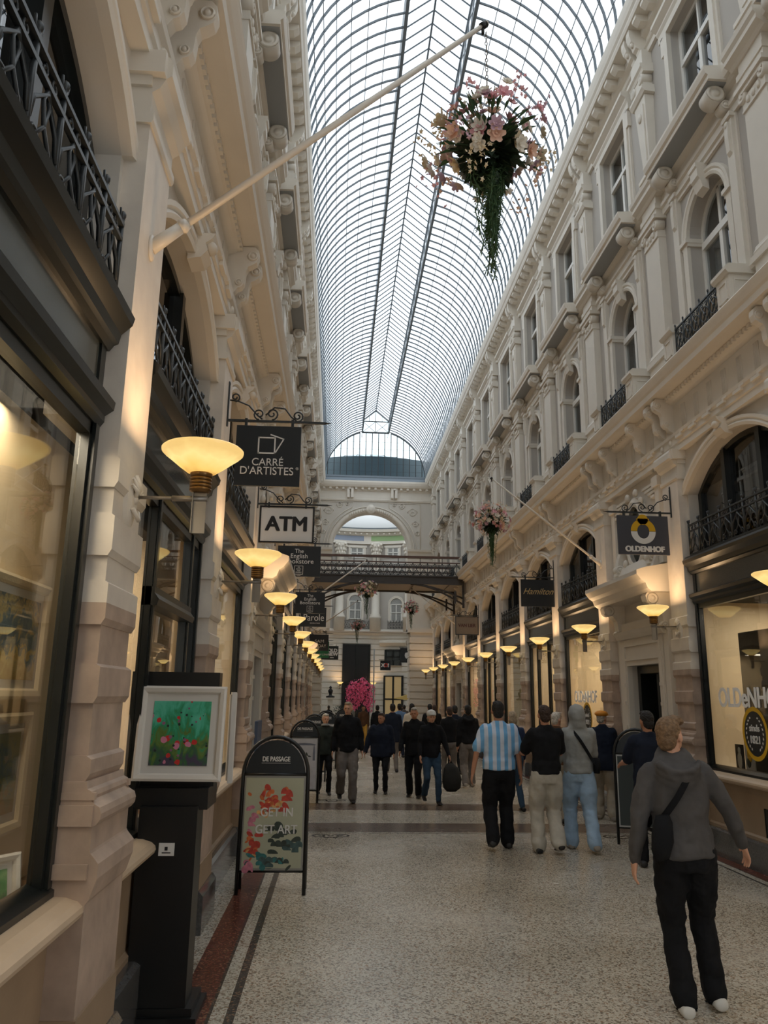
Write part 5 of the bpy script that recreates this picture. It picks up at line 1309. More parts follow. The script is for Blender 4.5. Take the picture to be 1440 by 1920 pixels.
aboard(1.05, 30.2, .5, 1.3, 'small black pavement sign behind the man in mustard trousers', m_board, head='ODES')
aboard(3.98, 10.4, .56, 1.42, 'dark green-black arched pavement sign by the side door behind the blond boy', mat('dark_green_panel', (36, 46, 44), .4), head=None, rz=-.35)

# ---- decals, posters and displays in the right-hand windows
def decal_window(c, wobj, big):
    """lettering stuck on the glass of a right-hand shop window (window local frame: +x to the passage, +y towards camera)"""
    t = text('window_lettering', 'OLDeNHOF', .32 if big else .3, mat('white_vinyl', (252, 252, 250), .6), wobj, (-.132, -.12, 1.83), rot=(pi/2, 0, pi/2), bold=.005, extrude=.002, sx=.86, space=.98)
    r = MB().m(m_yel)
    for (ro_, ri, m_) in ((.3, .25, m_yel), (.25, 0.0, m_board)):
        r.m(m_); n = 32
        for i in range(n):
            a, b = 2*pi*i/n, 2*pi*(i+1)/n
            r.f([r.v(-.134, -.06+q*cos(t_)*.92, 1.44+q*sin(t_)) for q, t_ in ((ro_, a), (ro_, b), (ri, b), (ri, a))][:4 if ri else 3])
    r.build('round_badge', wobj, recalc=False)
    lv = MB().m(m_lwhite)
    for sg in (-1, 1):
        for i in range(9):
            a = -pi/2+sg*(.45+i*.27); p = Vector((-.131, -.06+.2*cos(a)*.92, 1.44+.2*sin(a))); q = a+sg*pi/2+.5*sg
            lv.f([lv.v(-.131, p.y+.035*cos(q+u)*w__, p.z+.035*sin(q+u)*w__) for u, w__ in ((0, 1), (.9, .5), (pi, .3), (-.9, .5))])
    lv.build('laurel_wreath', wobj, recalc=False)
    text('window_lettering', 'sinds', .11, m_lwhite, wobj, (-.131, -.06, 1.5), rot=(pi/2, 0, pi/2), bold=.001); text('window_lettering', '1821', .12, m_lwhite, wobj, (-.131, -.06, 1.37), rot=(pi/2, 0, pi/2), bold=.0015)
for i, k in enumerate(RK[:-1]):
    if abs(k+1.5-8.8) < .1: decal_window(8.8, first_front[('right', i)], True)
    if abs(k+1.5-14.8) < .1: decal_window(14.8, first_front[('right', i)], False)
def banner(x, y, w_, h_, z, ma, label, extra=None, rz=pi/2):
    o = empty('window_poster', (x, y, z), rz, label=label, cat='poster'); b = MB().m(ma); b.box(-w_/2, w_/2, -.004, .004, 0, h_); b.build('poster_sheet', o)
    if extra: extra(o)
    return o
m_red = mat('red_orange_poster', (190, 72, 48), .6, noise=.3, nscale=4)
banner(4.98, 13.95, .5, 1.5, .92, m_red, 'red and orange poster inside the farther Oldenhof window')
banner(5.15, 9.05, 1.35, 1.75, .9, mat('dark_grey_display', (52, 52, 54), .6, noise=.1), 'tall dark display panel behind the nearest Oldenhof window')
def dig(o):
    b = MB().m(mat('poster_figure', (196, 196, 190), .6)); b.ball((0, -.006, .26), (.035, .002, .04), 10, 6); b.ball((0, -.006, .14), (.06, .002, .1), 10, 6); b.build('printed_figure', o)
banner(5.0, 9.66, .2, .33, .95, m_board, 'small dark framed poster with a pale figure low in the nearest Oldenhof window', dig, rz=-pi/2)
def col(o):
    b = MB().m(m_yel); b.ball((0, -.006, .2), (.06, .002, .1), 10, 6); b.m(m_red); b.ball((.02, -.006, .26), (.05, .002, .05), 10, 6); b.m(mdk); b.ball((-.03, -.006, .1), (.05, .002, .06), 8, 5); b.build('printed_shapes', o)
banner(5.0, 9.42, .22, .44, .98, m_sketch, 'colourful magazine poster beside the pale-figure poster in the nearest Oldenhof window', col, rz=-pi/2)
m_wb = mat('white_banner', (190, 194, 206), .7, noise=.06, nscale=3)
for j, (y, m_) in enumerate(((32.8, m_wb), (35.8, m_wb), (26.2, mat('coral_window_poster', (220, 120, 92), .7, noise=.15, nscale=3)), (20.8, mat('cream_sheet', (220, 200, 160), .7)))):
    banner(4.9, y, 1.4, 1.95, .95, m_, ('tall white banner in a far right shop window, nearer one', 'tall white banner in a far right shop window, farthest one', 'coral pink poster in a right shop window beyond the tan sign', 'cream panel in the right shop window beyond the Hamilton sign')[j])
# yellow garment or box seen in the arched window
mb = MB().m(m_yel); mb.box(-.12, .12, -.1, .1, 0, .3); mb.build('yellow_storage_box', None, (5.35, 8.35, 4.16), label='yellow box behind the arched window above the nearest Oldenhof shopfront', cat='box')
mb = MB().m(mat('oak_shelf', (120, 96, 66), .6)); mb.box(-.2, .2, -1.0, 1.0, 4.08, 4.12); mb.box(-.2, .2, -1.0, 1.0, 4.5, 4.54); mb.box(-.18, -.14, -.9, -.86, 3.16, 4.5); mb.box(-.18, -.14, .86, .9, 3.16, 4.5)
mb.m(mat('storage_boxes', (110, 108, 100), .8, noise=.2)); [mb.box(-.14, .14, -.9+.3*i, -.7+.3*i, 4.12, 4.3+.05*(i % 3)) for i in range(6) if i not in (1,)]
mb.build('storage_shelf', None, (5.35, 8.8, .06), label='shelf of boxes behind the arched window above the nearest Oldenhof shopfront', cat='shelf')
# pale panel inside the left doorway
mb = MB().m(m_sand); mb.box(-.02, .02, 0, .8, .02, 2.3); mb.build('pale_partition', None, (-1.42, 5.95, .9), label='pale pinkish partition board inside the doorway left of the black stand', cat='partition')
# parking-ticket style wall box and blue door panel on the left side door
mb = MB().m(mat('blue_grey_door_paint', (86, 98, 122), .5)); mb.box(-.02, .02, -.3, .3, .12, 1.45); mb.build('blue_panel', None, (-1.02, 10.95, 0), label='blue-grey panel leaning at the left side doorway', cat='panel')
mb = MB().m(m_white); mb.box(-.02, .02, -.05, .05, 0, .14); mb.build('wall_switch_box', None, (-1.14, 10.25, 1.6), label='small white intercom box beside the left side doorway', cat='intercom')
# black box on the sill behind the stand
# ---- rotunda: pink blossom tree, flag pole, yellow parasol, lantern post, planter
tr0 = empty('pink_blossom_tree', (1.45, 44.5, 0), label='bright pink artificial blossom tree in the far rotunda', cat='tree')
mb = MB().m(mat('dark_trunk', (50, 40, 34), .8)); mb.tube([(0, 0, 0), (.03, 0, .8), (0, .02, 1.4)], [.07, .06, .05], 8)
rr = random.Random(2)
ends = []
for i in range(16):
    a = rr.uniform(0, 2*pi); r_ = rr.uniform(.3, .75); e = (r_*cos(a), r_*.7*sin(a), rr.uniform(1.7, 2.5)); ends.append(e); mb.tube([(0, .02, 1.3), (e[0]*.5, e[1]*.5, 1.8), e], [.03, .02, .01], 5)
mb.build('trunk', tr0)
mb = MB().m(mat('magenta_blossom', (250, 118, 160), .7, noise=.2, nscale=20))
for i in range(1700):
    a = rr.uniform(0, 2*pi); u = rr.random()**.5; x, y = .82*u*cos(a), .6*u*sin(a); top = 2.8-.5*(u**2)+.08*sin(x*9); low = 1.2+.25*sin(x*7+1)
    z = rr.uniform(low, top); d = Vector((rr.uniform(-.4, .4), rr.uniform(-.4, .4), rr.uniform(-1, .3))); leafmesh(mb, Vector((x, y, z)), d, .11, .06)
tag(mb.build('blossom_cloud', tr0, recalc=False), kind='stuff')
mb = MB().m(m_black); mb.lathe([(.2, 0), (.3, .5), (.3, .55)], 16); mb.build('pot', tr0)
pl = MB().m(mat('thin_grey_pole', (150, 150, 148), .4)); pl.tube([(0, 0, 0), (0, 0, 4.3)], .035, 8); pl.build('tall_thin_pole', None, (2.1, 43.0, 0), label='tall thin grey pole right of the pink blossom tree', cat='pole')
um = empty('yellow_parasol', (4.0, 42.5, 0), label='pale yellow pointed shade sail at the far shop entrance', cat='parasol')
mb = MB().m(mat('yellow_canvas', (232, 204, 128), .8)); V = [(-.85, 0, 1.68), (.3, -.4, 2.0), (.3, -.4, 1.55), (.3, .4, 1.6), (.3, .4, 2.0)]; V = [mb.v(*p) for p in V]; mb.f([V[0], V[1], V[2]]); mb.f([V[0], V[2], V[3]]); mb.f([V[0], V[3], V[4]]); mb.f([V[0], V[4], V[1]]); mb.f(V[1:]); mb.build('canvas', um)
mb = MB().m(m_black); mb.tube([(.2, 0, 0), (.2, 0, 1.8)], .02, 6); mb.build('pole', um)
lp = empty('lantern_post', (-.22, 41.5, 0), label='dark ornate lantern on a stone post at the left of the far rotunda', cat='lantern')
mb = MB().m(m_trim); mb.box(-.13, .13, -.13, .13, 0, 1.6); mb.box(-.2, .2, -.2, .2, 1.6, 1.68); mb.build('stone_post', lp)
mb = MB().m(m_black); mb.lathe([(.22, 1.68), (.24, 1.74), (.1, 1.78), (.07, 1.86), (.12, 1.95), (.13, 2.05), (.05, 2.12), (.07, 2.2), (.02, 2.28)], 12); mb.build('iron_lantern', lp)
pt = empty('potted_bush', (.25, 33.0, 0), label='dark green bush behind the tall grey-haired man', cat='plant')
mb = MB().m(m_black); mb.box(-.2, .2, -.2, .2, 0, .5); mb.build('planter', pt); mb = MB().m(m_leaf)
for i in range(700): a = rr.uniform(0, 2*pi); u = rr.random(); leafmesh(mb, Vector((.3*u*cos(a), .3*u*sin(a), rr.uniform(.5, 1.35))), Vector((rr.uniform(-1, 1), rr.uniform(-1, 1), rr.uniform(-.3, 1))), .09, .045)
mb.build('foliage', pt, recalc=False)

# lettering, emblems and prints belong to the board or sheet that carries them
def reparent(child, par):
    mw = par.matrix_local.copy(); child.parent = par
for o in list(C.objects):
    if o.parent is None and o.type == 'EMPTY':
        ch = {c.name.split('.')[0]: c for c in o.children}
        for c in list(o.children):
            nm = c.name.split('.')[0]
            if nm in ('lettering', 'square_logo', 'ring_logo', 'square_emblem', 'apple_logo') and 'sign_board' in ch: c.parent = ch['sign_board']
            elif nm in ('lettering', 'underline') and 'arched_header' in ch: c.parent = ch['arched_header']
            elif nm in ('printed_flowers', 'printed_sketch') and 'poster' in ch: c.parent = ch['poster']
            elif nm == 'poster' and 'poster_case' in ch: pass
            elif nm == 'mount' and 'frame' in ch: c.parent = ch['frame']
            elif nm == 'brass_collar' and 'post' in ch: c.parent = ch['post']
# ================================================================ PEOPLE
m_skin = mat('skin_light', (206, 158, 132), .55, noise=.04, nscale=12); m_skin2 = mat('skin_tan', (176, 126, 98), .55, noise=.04, nscale=12)
def cloth(name, c, n=.12): return mat(name, c, .9, noise=n, nscale=7, bump=.25, bscale=14, spec=.2)
K_black = cloth('black_cloth', (26, 27, 30)); K_navy = cloth('navy_cloth', (30, 36, 50)); K_char = cloth('charcoal_fleece', (84, 82, 82)); K_greyh = cloth('grey_jersey', (150, 152, 150))
K_trous = cloth('grey_trousers', (112, 106, 102)); K_lgrey = cloth('light_grey_jogging_cloth', (178, 174, 164)); K_jean = cloth('pale_blue_denim', (150, 174, 198)); K_djean = cloth('dark_blue_denim', (52, 72, 92))
K_beige = cloth('beige_trousers', (160, 150, 134)); K_green = cloth('dark_green_coat', (50, 56, 52)); K_brown = cloth('brown_jacket', (92, 66, 48)); K_must = cloth('mustard_trousers', (196, 152, 70)); K_cream = cloth('cream_top', (204, 194, 178))
K_blue = cloth('blue_shirt', (104, 132, 168)); K_dbl = cloth('denim_jacket', (44, 56, 84)); K_shoe = mat('black_shoes', (24, 22, 22), .5); K_wshoe = mat('white_trainers', (206, 206, 202), .5); K_gshoe = mat('grey_trainers', (140, 132, 122), .6)
K_orange = mat('orange_bag', (216, 140, 40), .6)
def hairm(name, c): return mat(name, c, .7, noise=.35, nscale=45, bump=.6, bscale=60)
H_blond = hairm('light_brown_hair', (122, 96, 70)); H_dark = hairm('black_hair', (26, 22, 20)); H_grey = hairm('grey_hair', (170, 164, 154)); H_dbr = hairm('dark_brown_hair', (58, 42, 34)); H_white = hairm('white_hair', (206, 198, 186)); H_lb = hairm('sandy_grey_hair', (168, 150, 126))
def striped():
    m = cloth('sky_blue_and_white_stripes', (200, 216, 232)); n, l, b = nodes(m); tc = n.new('ShaderNodeTexCoord'); sp = n.new('ShaderNodeSeparateXYZ'); l.new(tc.outputs['Object'], sp.inputs[0])
    ma_ = n.new('ShaderNodeMath'); ma_.operation = 'MULTIPLY'; ma_.inputs[1].default_value = 66; l.new(sp.outputs[0], ma_.inputs[0])
    si = n.new('ShaderNodeMath'); si.operation = 'SINE'; l.new(ma_.outputs[0], si.inputs[0]); r = ramp(n, [(.46, (112, 168, 214)), (.54, (196, 206, 222))])
    mr = n.new('ShaderNodeMapRange'); mr.inputs[1].default_value = -1; l.new(si.outputs[0], mr.inputs[0]); l.new(mr.outputs[0], r.inputs[0]); l.new(r.outputs[0], b.inputs['Base Color'])
    return m
K_strip = striped()

def rings_between(a, b, ra, rb, n, sx=1.0, bulge=0):
    a, b = Vector(a), Vector(b); t = (b-a).normalized(); ref = Vector((1, 0, 0)) if abs(t.x) < .8 else Vector((0, 1, 0))
    v = t.cross(ref).normalized(); u = v.cross(t).normalized(); out = []
    for i in range(n+1):
        f = i/n; r = ra+(rb-ra)*f+bulge*sin(pi*f); out.append((a+(b-a)*f, u*r*sx, v*r))
    return out
def limb(mb, pts, rs, sx=1.0):
    """round limb through joints with end caps"""
    R_ = []
    for i in range(len(pts)-1):
        rr_ = rings_between(pts[i], pts[i+1], rs[i], rs[i+1], 4, sx)
        R_ += rr_ if i == 0 else rr_[1:]
    mb.loft(R_); [mb.ball(p, r*.98, 12, 8) for p, r in zip(pts, rs)]
def remesh(o, vox, smooth=4, disp=0, dscale=.12):
    m = o.modifiers.new('blend', 'REMESH'); m.mode = 'VOXEL'; m.voxel_size = vox; m.use_smooth_shade = True
    s_ = o.modifiers.new('soften', 'SMOOTH'); s_.iterations = smooth; s_.factor = .6
    if disp:
        tx = bpy.data.textures.get('folds_%g' % dscale) or bpy.data.textures.new('folds_%g' % dscale, 'CLOUDS'); tx.noise_scale = dscale; tx.noise_depth = 2
        d = o.modifiers.new('folds', 'DISPLACE'); d.texture = tx; d.strength = disp; d.mid_level = .5
def ik(a, c, l1, l2, fwd):
    a, c = Vector(a), Vector(c); d = c-a; L = min(d.length, (l1+l2)*.999); d.normalize()
    x = (l1*l1-l2*l2+L*L)/(2*L); h = sqrt(max(0, l1*l1-x*x)); f = (Vector(fwd)-d*Vector(fwd).dot(d)).normalized()
    return a+d*x+f*h
def person(X, Y, H, head, label, top=K_black, legs=K_black, hair=H_dark, shoe=K_shoe, skin=m_skin, style='jacket', step=(.12, -.12), lift=(0, 0), armL=(-.1, .14, .3), armR=(.1, .14, .3),
           look=0, hem=None, wide=1.0, legw=1.0, hairlen=0, build=1.0, near=0, sleeve='long', collar=True, group=None, fwdlean=.0, face=True, hood=0):
    """head = heading (radians, 0 looks away from the camera). arms: (swing forward, out, elbow bend)"""
    k = H/1.75
    o = empty('person', (X, Y, 0), head, label=label, cat='person', group=group)
    vox = .009 if near > 1 else (.014 if near else .02)
    hipz = .93*k; ft = {}
    body = MB().m(skin); tp = MB().m(top); lg = MB().m(legs)
    lean = Vector((0, fwdlean, 0))
    feet = []
    for sg, st_, lf in ((-1, step[0], lift[0]), (1, step[1], lift[1])):
        hip = Vector((sg*.09*k*build, 0, hipz-.03)); an = Vector((sg*.105*k, st_, .085*k+lf)); kn = ik(hip, an, .43*k, .42*k, (sg*.05, 1, 0))
        limb(body, [hip, kn, an], [.075*k, .048*k, .034*k])
        w_ = legw; limb(lg, [hip+Vector((0, 0, .02)), hip*.5+kn*.5, kn, kn*.5+an*.5, an+Vector((0, 0, -.0))], [.1*k*build, .088*k*w_*build, .068*k*w_, .064*k*w_, .058*k*w_*(1.15 if w_ > 1.1 else 1)])
        feet.append((an, sg, lf))
    lg.loft([((0, 0, hipz+.1*k), (.14*k*build, 0, 0), (0, .09*k*build, 0)), ((0, 0, hipz+.03*k), (.155*k*build, 0, 0), (0, .106*k*build, 0)), ((0, -.008, hipz-.05*k), (.166*k*build, 0, 0), (0, .12*k*build, 0)), ((0, 0, hipz-.12*k), (.15*k*build, 0, 0), (0, .105*k*build, 0))])
    sh = Vector((0, 0, 1.43*k))+lean; nb = Vector((0, .0, 1.47*k))+lean*1.05; hc = Vector((0, .015, 1.625*k))+lean*1.25
    # skin body core
    body.loft([((0, 0, hipz-.02), (.14*k, 0, 0), (0, .09*k, 0)), ((0, 0, 1.1*k), (.12*k, 0, 0), (0, .085*k, 0)), (lean*.7+Vector((0, 0, 1.3*k)), (.15*k, 0, 0), (0, .1*k, 0)), (sh-Vector((0, 0, .03)), (.13*k, 0, 0), (0, .06*k, 0)), (nb+Vector((0, 0, .02)), (.055*k, 0, 0), (0, .055*k, 0))])
    limb(body, [nb-Vector((0, 0, .03)), hc-Vector((0, .01, .03))], [.056*k, .052*k])
    Rl = Matrix.Rotation(look, 3, 'Z')
    def hp(x, y, z): return hc+Rl @ Vector((x*k, y*k, z*k))
    body.ball(hp(0, 0, .02), (.075*k, .092*k, .1*k), 16, 12, Rl); body.ball(hp(0, .025, -.035), (.06*k, .068*k, .078*k), 14, 10, Rl); body.ball(hp(0, .055, -.085), (.034*k, .03*k, .026*k), 10, 8, Rl)
    body.ball(hp(0, .098, -.022), (.013*k, .018*k, .024*k), 8, 6, Rl); body.ball(hp(0, .088, .02), (.045*k, .016*k, .013*k), 10, 6, Rl); body.ball(hp(0, .086, -.06), (.024*k, .012*k, .01*k), 8, 6, Rl)
    for sg in (-1, 1): body.ball(hp(sg*.077, -.003, -.008), (.012*k, .02*k, .032*k), 8, 6, Rl)
    # arms and hands
    hands = []
    for sg, (sw, ou, bend) in ((-1, armL), (1, armR)):
        s0 = sh+Vector((sg*.18*k*build, 0, -.03*k))
        d = Vector((sg*sin(ou), sin(sw)*cos(ou), -cos(sw)*cos(ou))); el = s0+d*.29*k
        f = Vector((sg*sin(ou)*.6, sin(sw+bend)*cos(ou), -cos(sw+bend)*cos(ou))).normalized(); wr = el+f*.25*k
        limb(body, [s0, el, wr], [.04*k, .036*k, .026*k])
        # palm and five fingers
        side_ = Vector((0, 1, 0))-f*f.y; side_.normalize(); nrm = f.cross(side_).normalized()
        pc = wr+f*.05*k
        body.loft([(wr-f*.01, side_*.024*k, nrm*.02*k), (wr+f*.035*k, side_*.036*k, nrm*.017*k), (wr+f*.085*k, side_*.04*k, nrm*.013*k)])
        inw = nrm if nrm.x*sg < 0 else -nrm
        for fi, (off, L) in enumerate(((-.034, .058), (-.0115, .07), (.0115, .076), (.034, .068))):
            b0 = wr+f*.08*k+side_*off*k; b1 = b0+(f*.9+inw*.25).normalized()*L*.5*k; b2 = b1+(f*.7+inw*.6).normalized()*L*.5*k
            limb(body, [b0, b1, b2], [.0088*k, .008*k, .0068*k])
        t0 = wr+f*.025*k+side_*.03*k; t1 = t0+(f*.6+side_*.75).normalized()*.035*k; t2 = t1+(f*.9+side_*.25+inw*.2).normalized()*.03*k; limb(body, [t0, t1, t2], [.012*k, .011*k, .009*k])
        ww = wide
        if sleeve == 'long': limb(tp, [s0+Vector((-sg*.02, 0, 0)), s0*.5+el*.5, el, el*.45+wr*.55, wr-f*.005], [.07*k*ww*build, .061*k*ww, .054*k*ww, .047*k*ww, .036*k*ww])
        else:
            e2 = s0+(el-s0)*.78; limb(tp, [s0+Vector((-sg*.02, 0, 0)), e2], [.078*k*build, .07*k*ww]); 
        hands.append((wr+f*.08*k, f, el))
    hz = hz0 = hem if hem is not None else .86
    ww = wide*build
    tr_ = [(Vector((0, 0, hz*k)), .178*k*ww, .125*k*ww), (Vector((0, 0, (hz+.12)*k)), .178*k*ww, .126*k*ww), (Vector((0, 0, 1.08*k)), .165*k*ww, .118*k*ww), (lean*.6+Vector((0, 0, 1.24*k)), .18*k*ww, .125*k*ww), (lean*.9+Vector((0, -.005, 1.36*k)), .19*k*build, .115*k*ww), (sh+Vector((0, -.005, .01)), .165*k*build, .09*k), (nb+Vector((0, -.005, .015)), .09*k, .075*k), (nb+Vector((0, .0, .04)), .066*k, .066*k)]
    if tr_[1][0].z > tr_[2][0].z: tr_.pop(1)
    tp.loft([(c, (a, 0, 0), (0, b, 0)) for c, a, b in tr_])
    if hood == 1:      # hood lying on the back
        tp.loft([(nb+Vector((0, .0, .075)), (.082, 0, 0), (0, .08, .03)), (nb+Vector((0, -.012, .045)), (.108, 0, 0), (0, .1, .02)), (nb+Vector((0, -.03, -.005)), (.142, 0, 0), (0, .11, .01)), (nb+Vector((0, -.065, -.07)), (.14, 0, 0), (0, .085, 0)), (nb+Vector((0, -.085, -.13)), (.105, 0, 0), (0, .06, 0)), (nb+Vector((0, -.09, -.18)), (.05, 0, 0), (0, .035, 0))])
        for j in range(3):
            a = [(nb+Vector((.13*sin(t), -.1-.06*cos(t)+.02*j, .03-.075*cos(t)*1.1-.035*j))) for t in [-1.3+.26*i for i in range(11)]]
            tp.tube(a, .022, 8)
    if style == 'hoodie':
        tp.loft([((0, 0, hz0*k-.01), (.172*k*wide*build, 0, 0), (0, .118*k*wide, 0)), ((0, 0, hz0*k+.05), (.176*k*wide*build, 0, 0), (0, .122*k*wide, 0))])
    if hood == 2:      # hood worn up
        tp.ball(hc+Vector((0, -.025, .01)), (.108*k, .118*k, .135*k), 16, 12); tp.loft([(nb+Vector((0, -.01, 0)), (.12, 0, 0), (0, .1, 0)), (nb+Vector((0, -.01, .08)), (.1, 0, 0), (0, .095, 0)), (hc+Vector((0, -.02, 0)), (.1, 0, 0), (0, .1, 0))])
    elif collar and style == 'jacket': tp.loft([(nb+Vector((0, -.005, -.01)), (.085*k, 0, 0), (0, .08*k, 0)), (nb+Vector((0, -.008, .05)), (.07*k, 0, 0), (0, .07*k, 0))])
    b_ = body.build('body', o); remesh(b_, .0038 if near > 1 else (.009 if near else .012), 2)
    l_ = lg.build('trousers', o); remesh(l_, vox, 5, .035 if near else .02, .1)
    t_ = tp.build({'jacket': 'jacket', 'hoodie': 'hoodie', 'tee': 'shirt'}[style], o); remesh(t_, vox, 4, .034 if near else .02, .12)
    # shoes
    for an, sg, lf in feet:
        s_ = MB().m(shoe); tilt = Matrix.Rotation(-min(1.0, lf*5), 3, 'X'); bs = an-Vector((0, 0, .085*k))
        R_ = [(-.085, .032, .038, .05), (-.055, .042, .046, .07), (0, .043, .048, .072), (.06, .034, .042, .042), (.13, .028, .046, .028), (.175, .022, .036, .02)]
        s_.loft([(an+tilt @ (Vector((sg*.01, y*k, z*k-.0)) - Vector((0, 0, .085*k))), Vector((w__*k, 0, 0)), tilt @ Vector((0, 0, h__*.62*k))) for y, z, w__, h__ in R_])
        q = s_.build('shoe', o)
        for v in q.data.vertices:
            if lf == 0 and v.co.z < .002: v.co.z = .002
        q.modifiers.new('smooth', 'SUBSURF').levels = 1
    # hair
    if hood != 2 and hair:
        h = MB().m(hair)
        h.ball(hp(0, -.014, .034), (.079*k, .09*k, .094*k), 16, 12, Rl); h.ball(hp(0, .035, .09), (.064*k, .06*k, .034*k), 12, 8, Rl); h.ball(hp(0, -.045, -.02), (.068*k, .056*k, .075*k), 12, 8, Rl)
        if near > 1: h.ball(hp(0, .075, .1), (.058*k, .05*k, .032*k), 12, 8, Rl); h.ball(hp(.02, .1, .085), (.045*k, .025*k, .022*k), 10, 6, Rl)
        if hairlen: h.ball(hp(0, -.03, -.05*hairlen), (.09*k, .075*k, .1*k*hairlen), 14, 10, Rl); h.ball(hp(0, -.04, -.13*hairlen), (.075*k, .05*k, .08*k*hairlen), 12, 8, Rl)
        q = h.build('hair', o); remesh(q, .006 if near else .012, 2, .012, .018)
    if face and cos(head) < .3:
        e = MB().m(K_shoe); [e.ball(hp(sg*.03, .0945, .0), (.012*k, .006*k, .006*k), 8, 5, Rl) for sg in (-1, 1)]; e.build('eyes', b_)
        e = MB().m(mat('lips', (150, 88, 78), .6)); e.ball(hp(0, .098, -.062), (.022*k, .006*k, .006*k), 8, 5, Rl); e.build('mouth', b_)
    return o, dict(k=k, hc=hc, hp=hp, nb=nb, sh=sh, hands=hands, feet=feet, Rl=Rl, hip=hipz)
def strap_loop(o, k, nb, z0, side_, ma, w_=.022, front=True, name='shoulder_strap', rx=.2, ry=.14):
    mb = MB().m(ma); pts = []
    for i in range(29):
        t = 2*pi*i/28; y = -cos(t)*ry*k; f = (1-cos(t*1))/2
        # closed loop over one shoulder, under the other arm
        x = side_*(-.13+.0)*k*0
        pts.append(t)
    return mb
def belt_bag(o, d, ma, sgn, zlow, bag=(0.09, .05, .13), back=True):
    """crossbody strap over the shoulder opposite to sgn, bag at the hip on the sgn side"""
    k = d['k']; mb = MB().m(ma); P = []
    A = d['nb']+Vector((-sgn*.1*k, 0, -.015)); B = Vector((sgn*.19*k, -.02, zlow*k))
    for i in range(13):
        f = i/12; p = A.lerp(B, f); yb = -(.085+.062*sin(pi*min(1, f*1.25)))*k if f < .9 else -.09*k; P.append(Vector((p.x, yb*(.3+.7*min(1, f*4)) , p.z+.02*(1-f))))
    for i in range(12, -1, -1):
        f = i/12; p = A.lerp(B, f); yf = (.09+.06*sin(pi*min(1, f*1.25)))*k; P.append(Vector((p.x, yf*(.3+.7*min(1, f*4)), p.z+.02*(1-f))))
    w_ = .019
    pr = None
    for i, p in enumerate(P+[P[0]]):
        q = P[(i+1) % len(P)]; t = (q-p)
        t = t.normalized() if t.length > 1e-6 else Vector((0, 0, 1)); out = Vector((p.x*.2, p.y, 0)); out = out.normalized() if out.length > 1e-6 else Vector((0, 1, 0)); s_ = t.cross(out).normalized()*w_
        V = [mb.v(*(p+s_+out*.014)), mb.v(*(p-s_+out*.014)), mb.v(*(p-s_+out*.008)), mb.v(*(p+s_+out*.008))]
        if pr: [mb.f([pr[j], V[j], V[(j+1) % 4], pr[(j+1) % 4]]) for j in range(4)]
        pr = V
    bg_ = empty('crossbody_bag', tuple(o.location), o.rotation_euler.z)
    return mb, B, bg_

# 1 blond boy in charcoal hoodie
o, d = person(2.23, 4.98, 1.70, -.12, 'blond person in a charcoal hoodie and black trousers walking away, nearest the camera', K_char, K_black, H_blond, K_wshoe, m_skin, 'hoodie', step=(.0, .1), lift=(0, 0), armL=(-.12, .3, .3), armR=(.15, .52, .2), look=-.75, hem=.9, wide=1.06, legw=1.15, near=2, hood=1)
o.rotation_euler = (0, -.06, -.12); mb, B, b_ = belt_bag(o, d, K_black, -1, 1.06); b_.rotation_euler = (0, -.06, -.12); b_['label'] = 'black crossbody bag on the back of the person in the charcoal hoodie'; b_['category'] = 'bag'; mb.build('strap', b_)
q = MB().m(K_black); q.loft([(B+Vector((.045, -.1, .1)), (.04, 0, 0), (0, .025, 0)), (B+Vector((.03, -.115, .04)), (.065, 0, .02), (0, .04, 0)), (B+Vector((.02, -.115, -.07)), (.07, 0, .02), (0, .045, 0)), (B+Vector((.01, -.105, -.15)), (.045, 0, .01), (0, .03, 0))]); q.build('bag_body', b_)
for an, sg, lf in d['feet']:   # trainer side mark
    mk = MB().m(K_black); [mk.tube([(an.x+s2*.047, an.y-.03+.035*t, .035+.0*t) , (an.x+s2*.05, an.y+.03, .028), (an.x+s2*.046, an.y-.05, .055)], [.004, .008, .003], 6) for s2 in (-1, 1) for t in (0,)]; mk.build('dark_side_stripe', o)
# 2 striped shirt
o, d = person(2.07, 10.0, 1.76, -.05, 'person in a sky blue and white striped football shirt and black trousers seen from behind', K_strip, K_black, H_dark, K_shoe, m_skin2, 'tee', step=(-.1, .12), lift=(.04, 0), armL=(-.1, .33, .12), armR=(.02, .2, .15), hem=.92, wide=1.12, legw=1.3, near=1, sleeve='short', collar=False, build=1.03)
# 3 black tee
o, d = person(2.6, 9.75, 1.72, 0, 'person in a black t-shirt and wide light grey jogging trousers seen from behind', K_black, K_lgrey, H_dbr, K_shoe, m_skin2, 'tee', step=(.05, -.08), lift=(0, .05), armL=(.5, .25, 1.1), armR=(.55, .15, 1.0), hem=.92, wide=1.03, legw=1.35, near=1, sleeve='short', collar=False)
# 4 grey hood
o, d = person(3.08, 10.0, 1.72, -.1, 'person with a light grey hood up and pale blue jeans, seen from behind', K_greyh, K_jean, None, K_gshoe, m_skin, 'hoodie', step=(.1, -.26), lift=(0, .03), armL=(.1, .2, .6), armR=(.3, .12, .6), hem=.92, wide=1.08, legw=1.35, near=1, hood=2)
mb, B, b_ = belt_bag(o, d, K_black, 1, 1.02); b_['label'] = 'small black bag slung across the person with the grey hood'; b_['category'] = 'bag'; mb.build('strap', b_)
q = MB().m(K_black); q.loft([(B+Vector((.02, -.04, .08)), (.04, 0, 0), (0, .05, 0)), (B+Vector((.025, -.04, .0)), (.045, 0, 0), (0, .07, 0)), (B+Vector((.02, -.04, -.1)), (.035, 0, 0), (0, .06, 0))]); q.build('bag_body', b_)
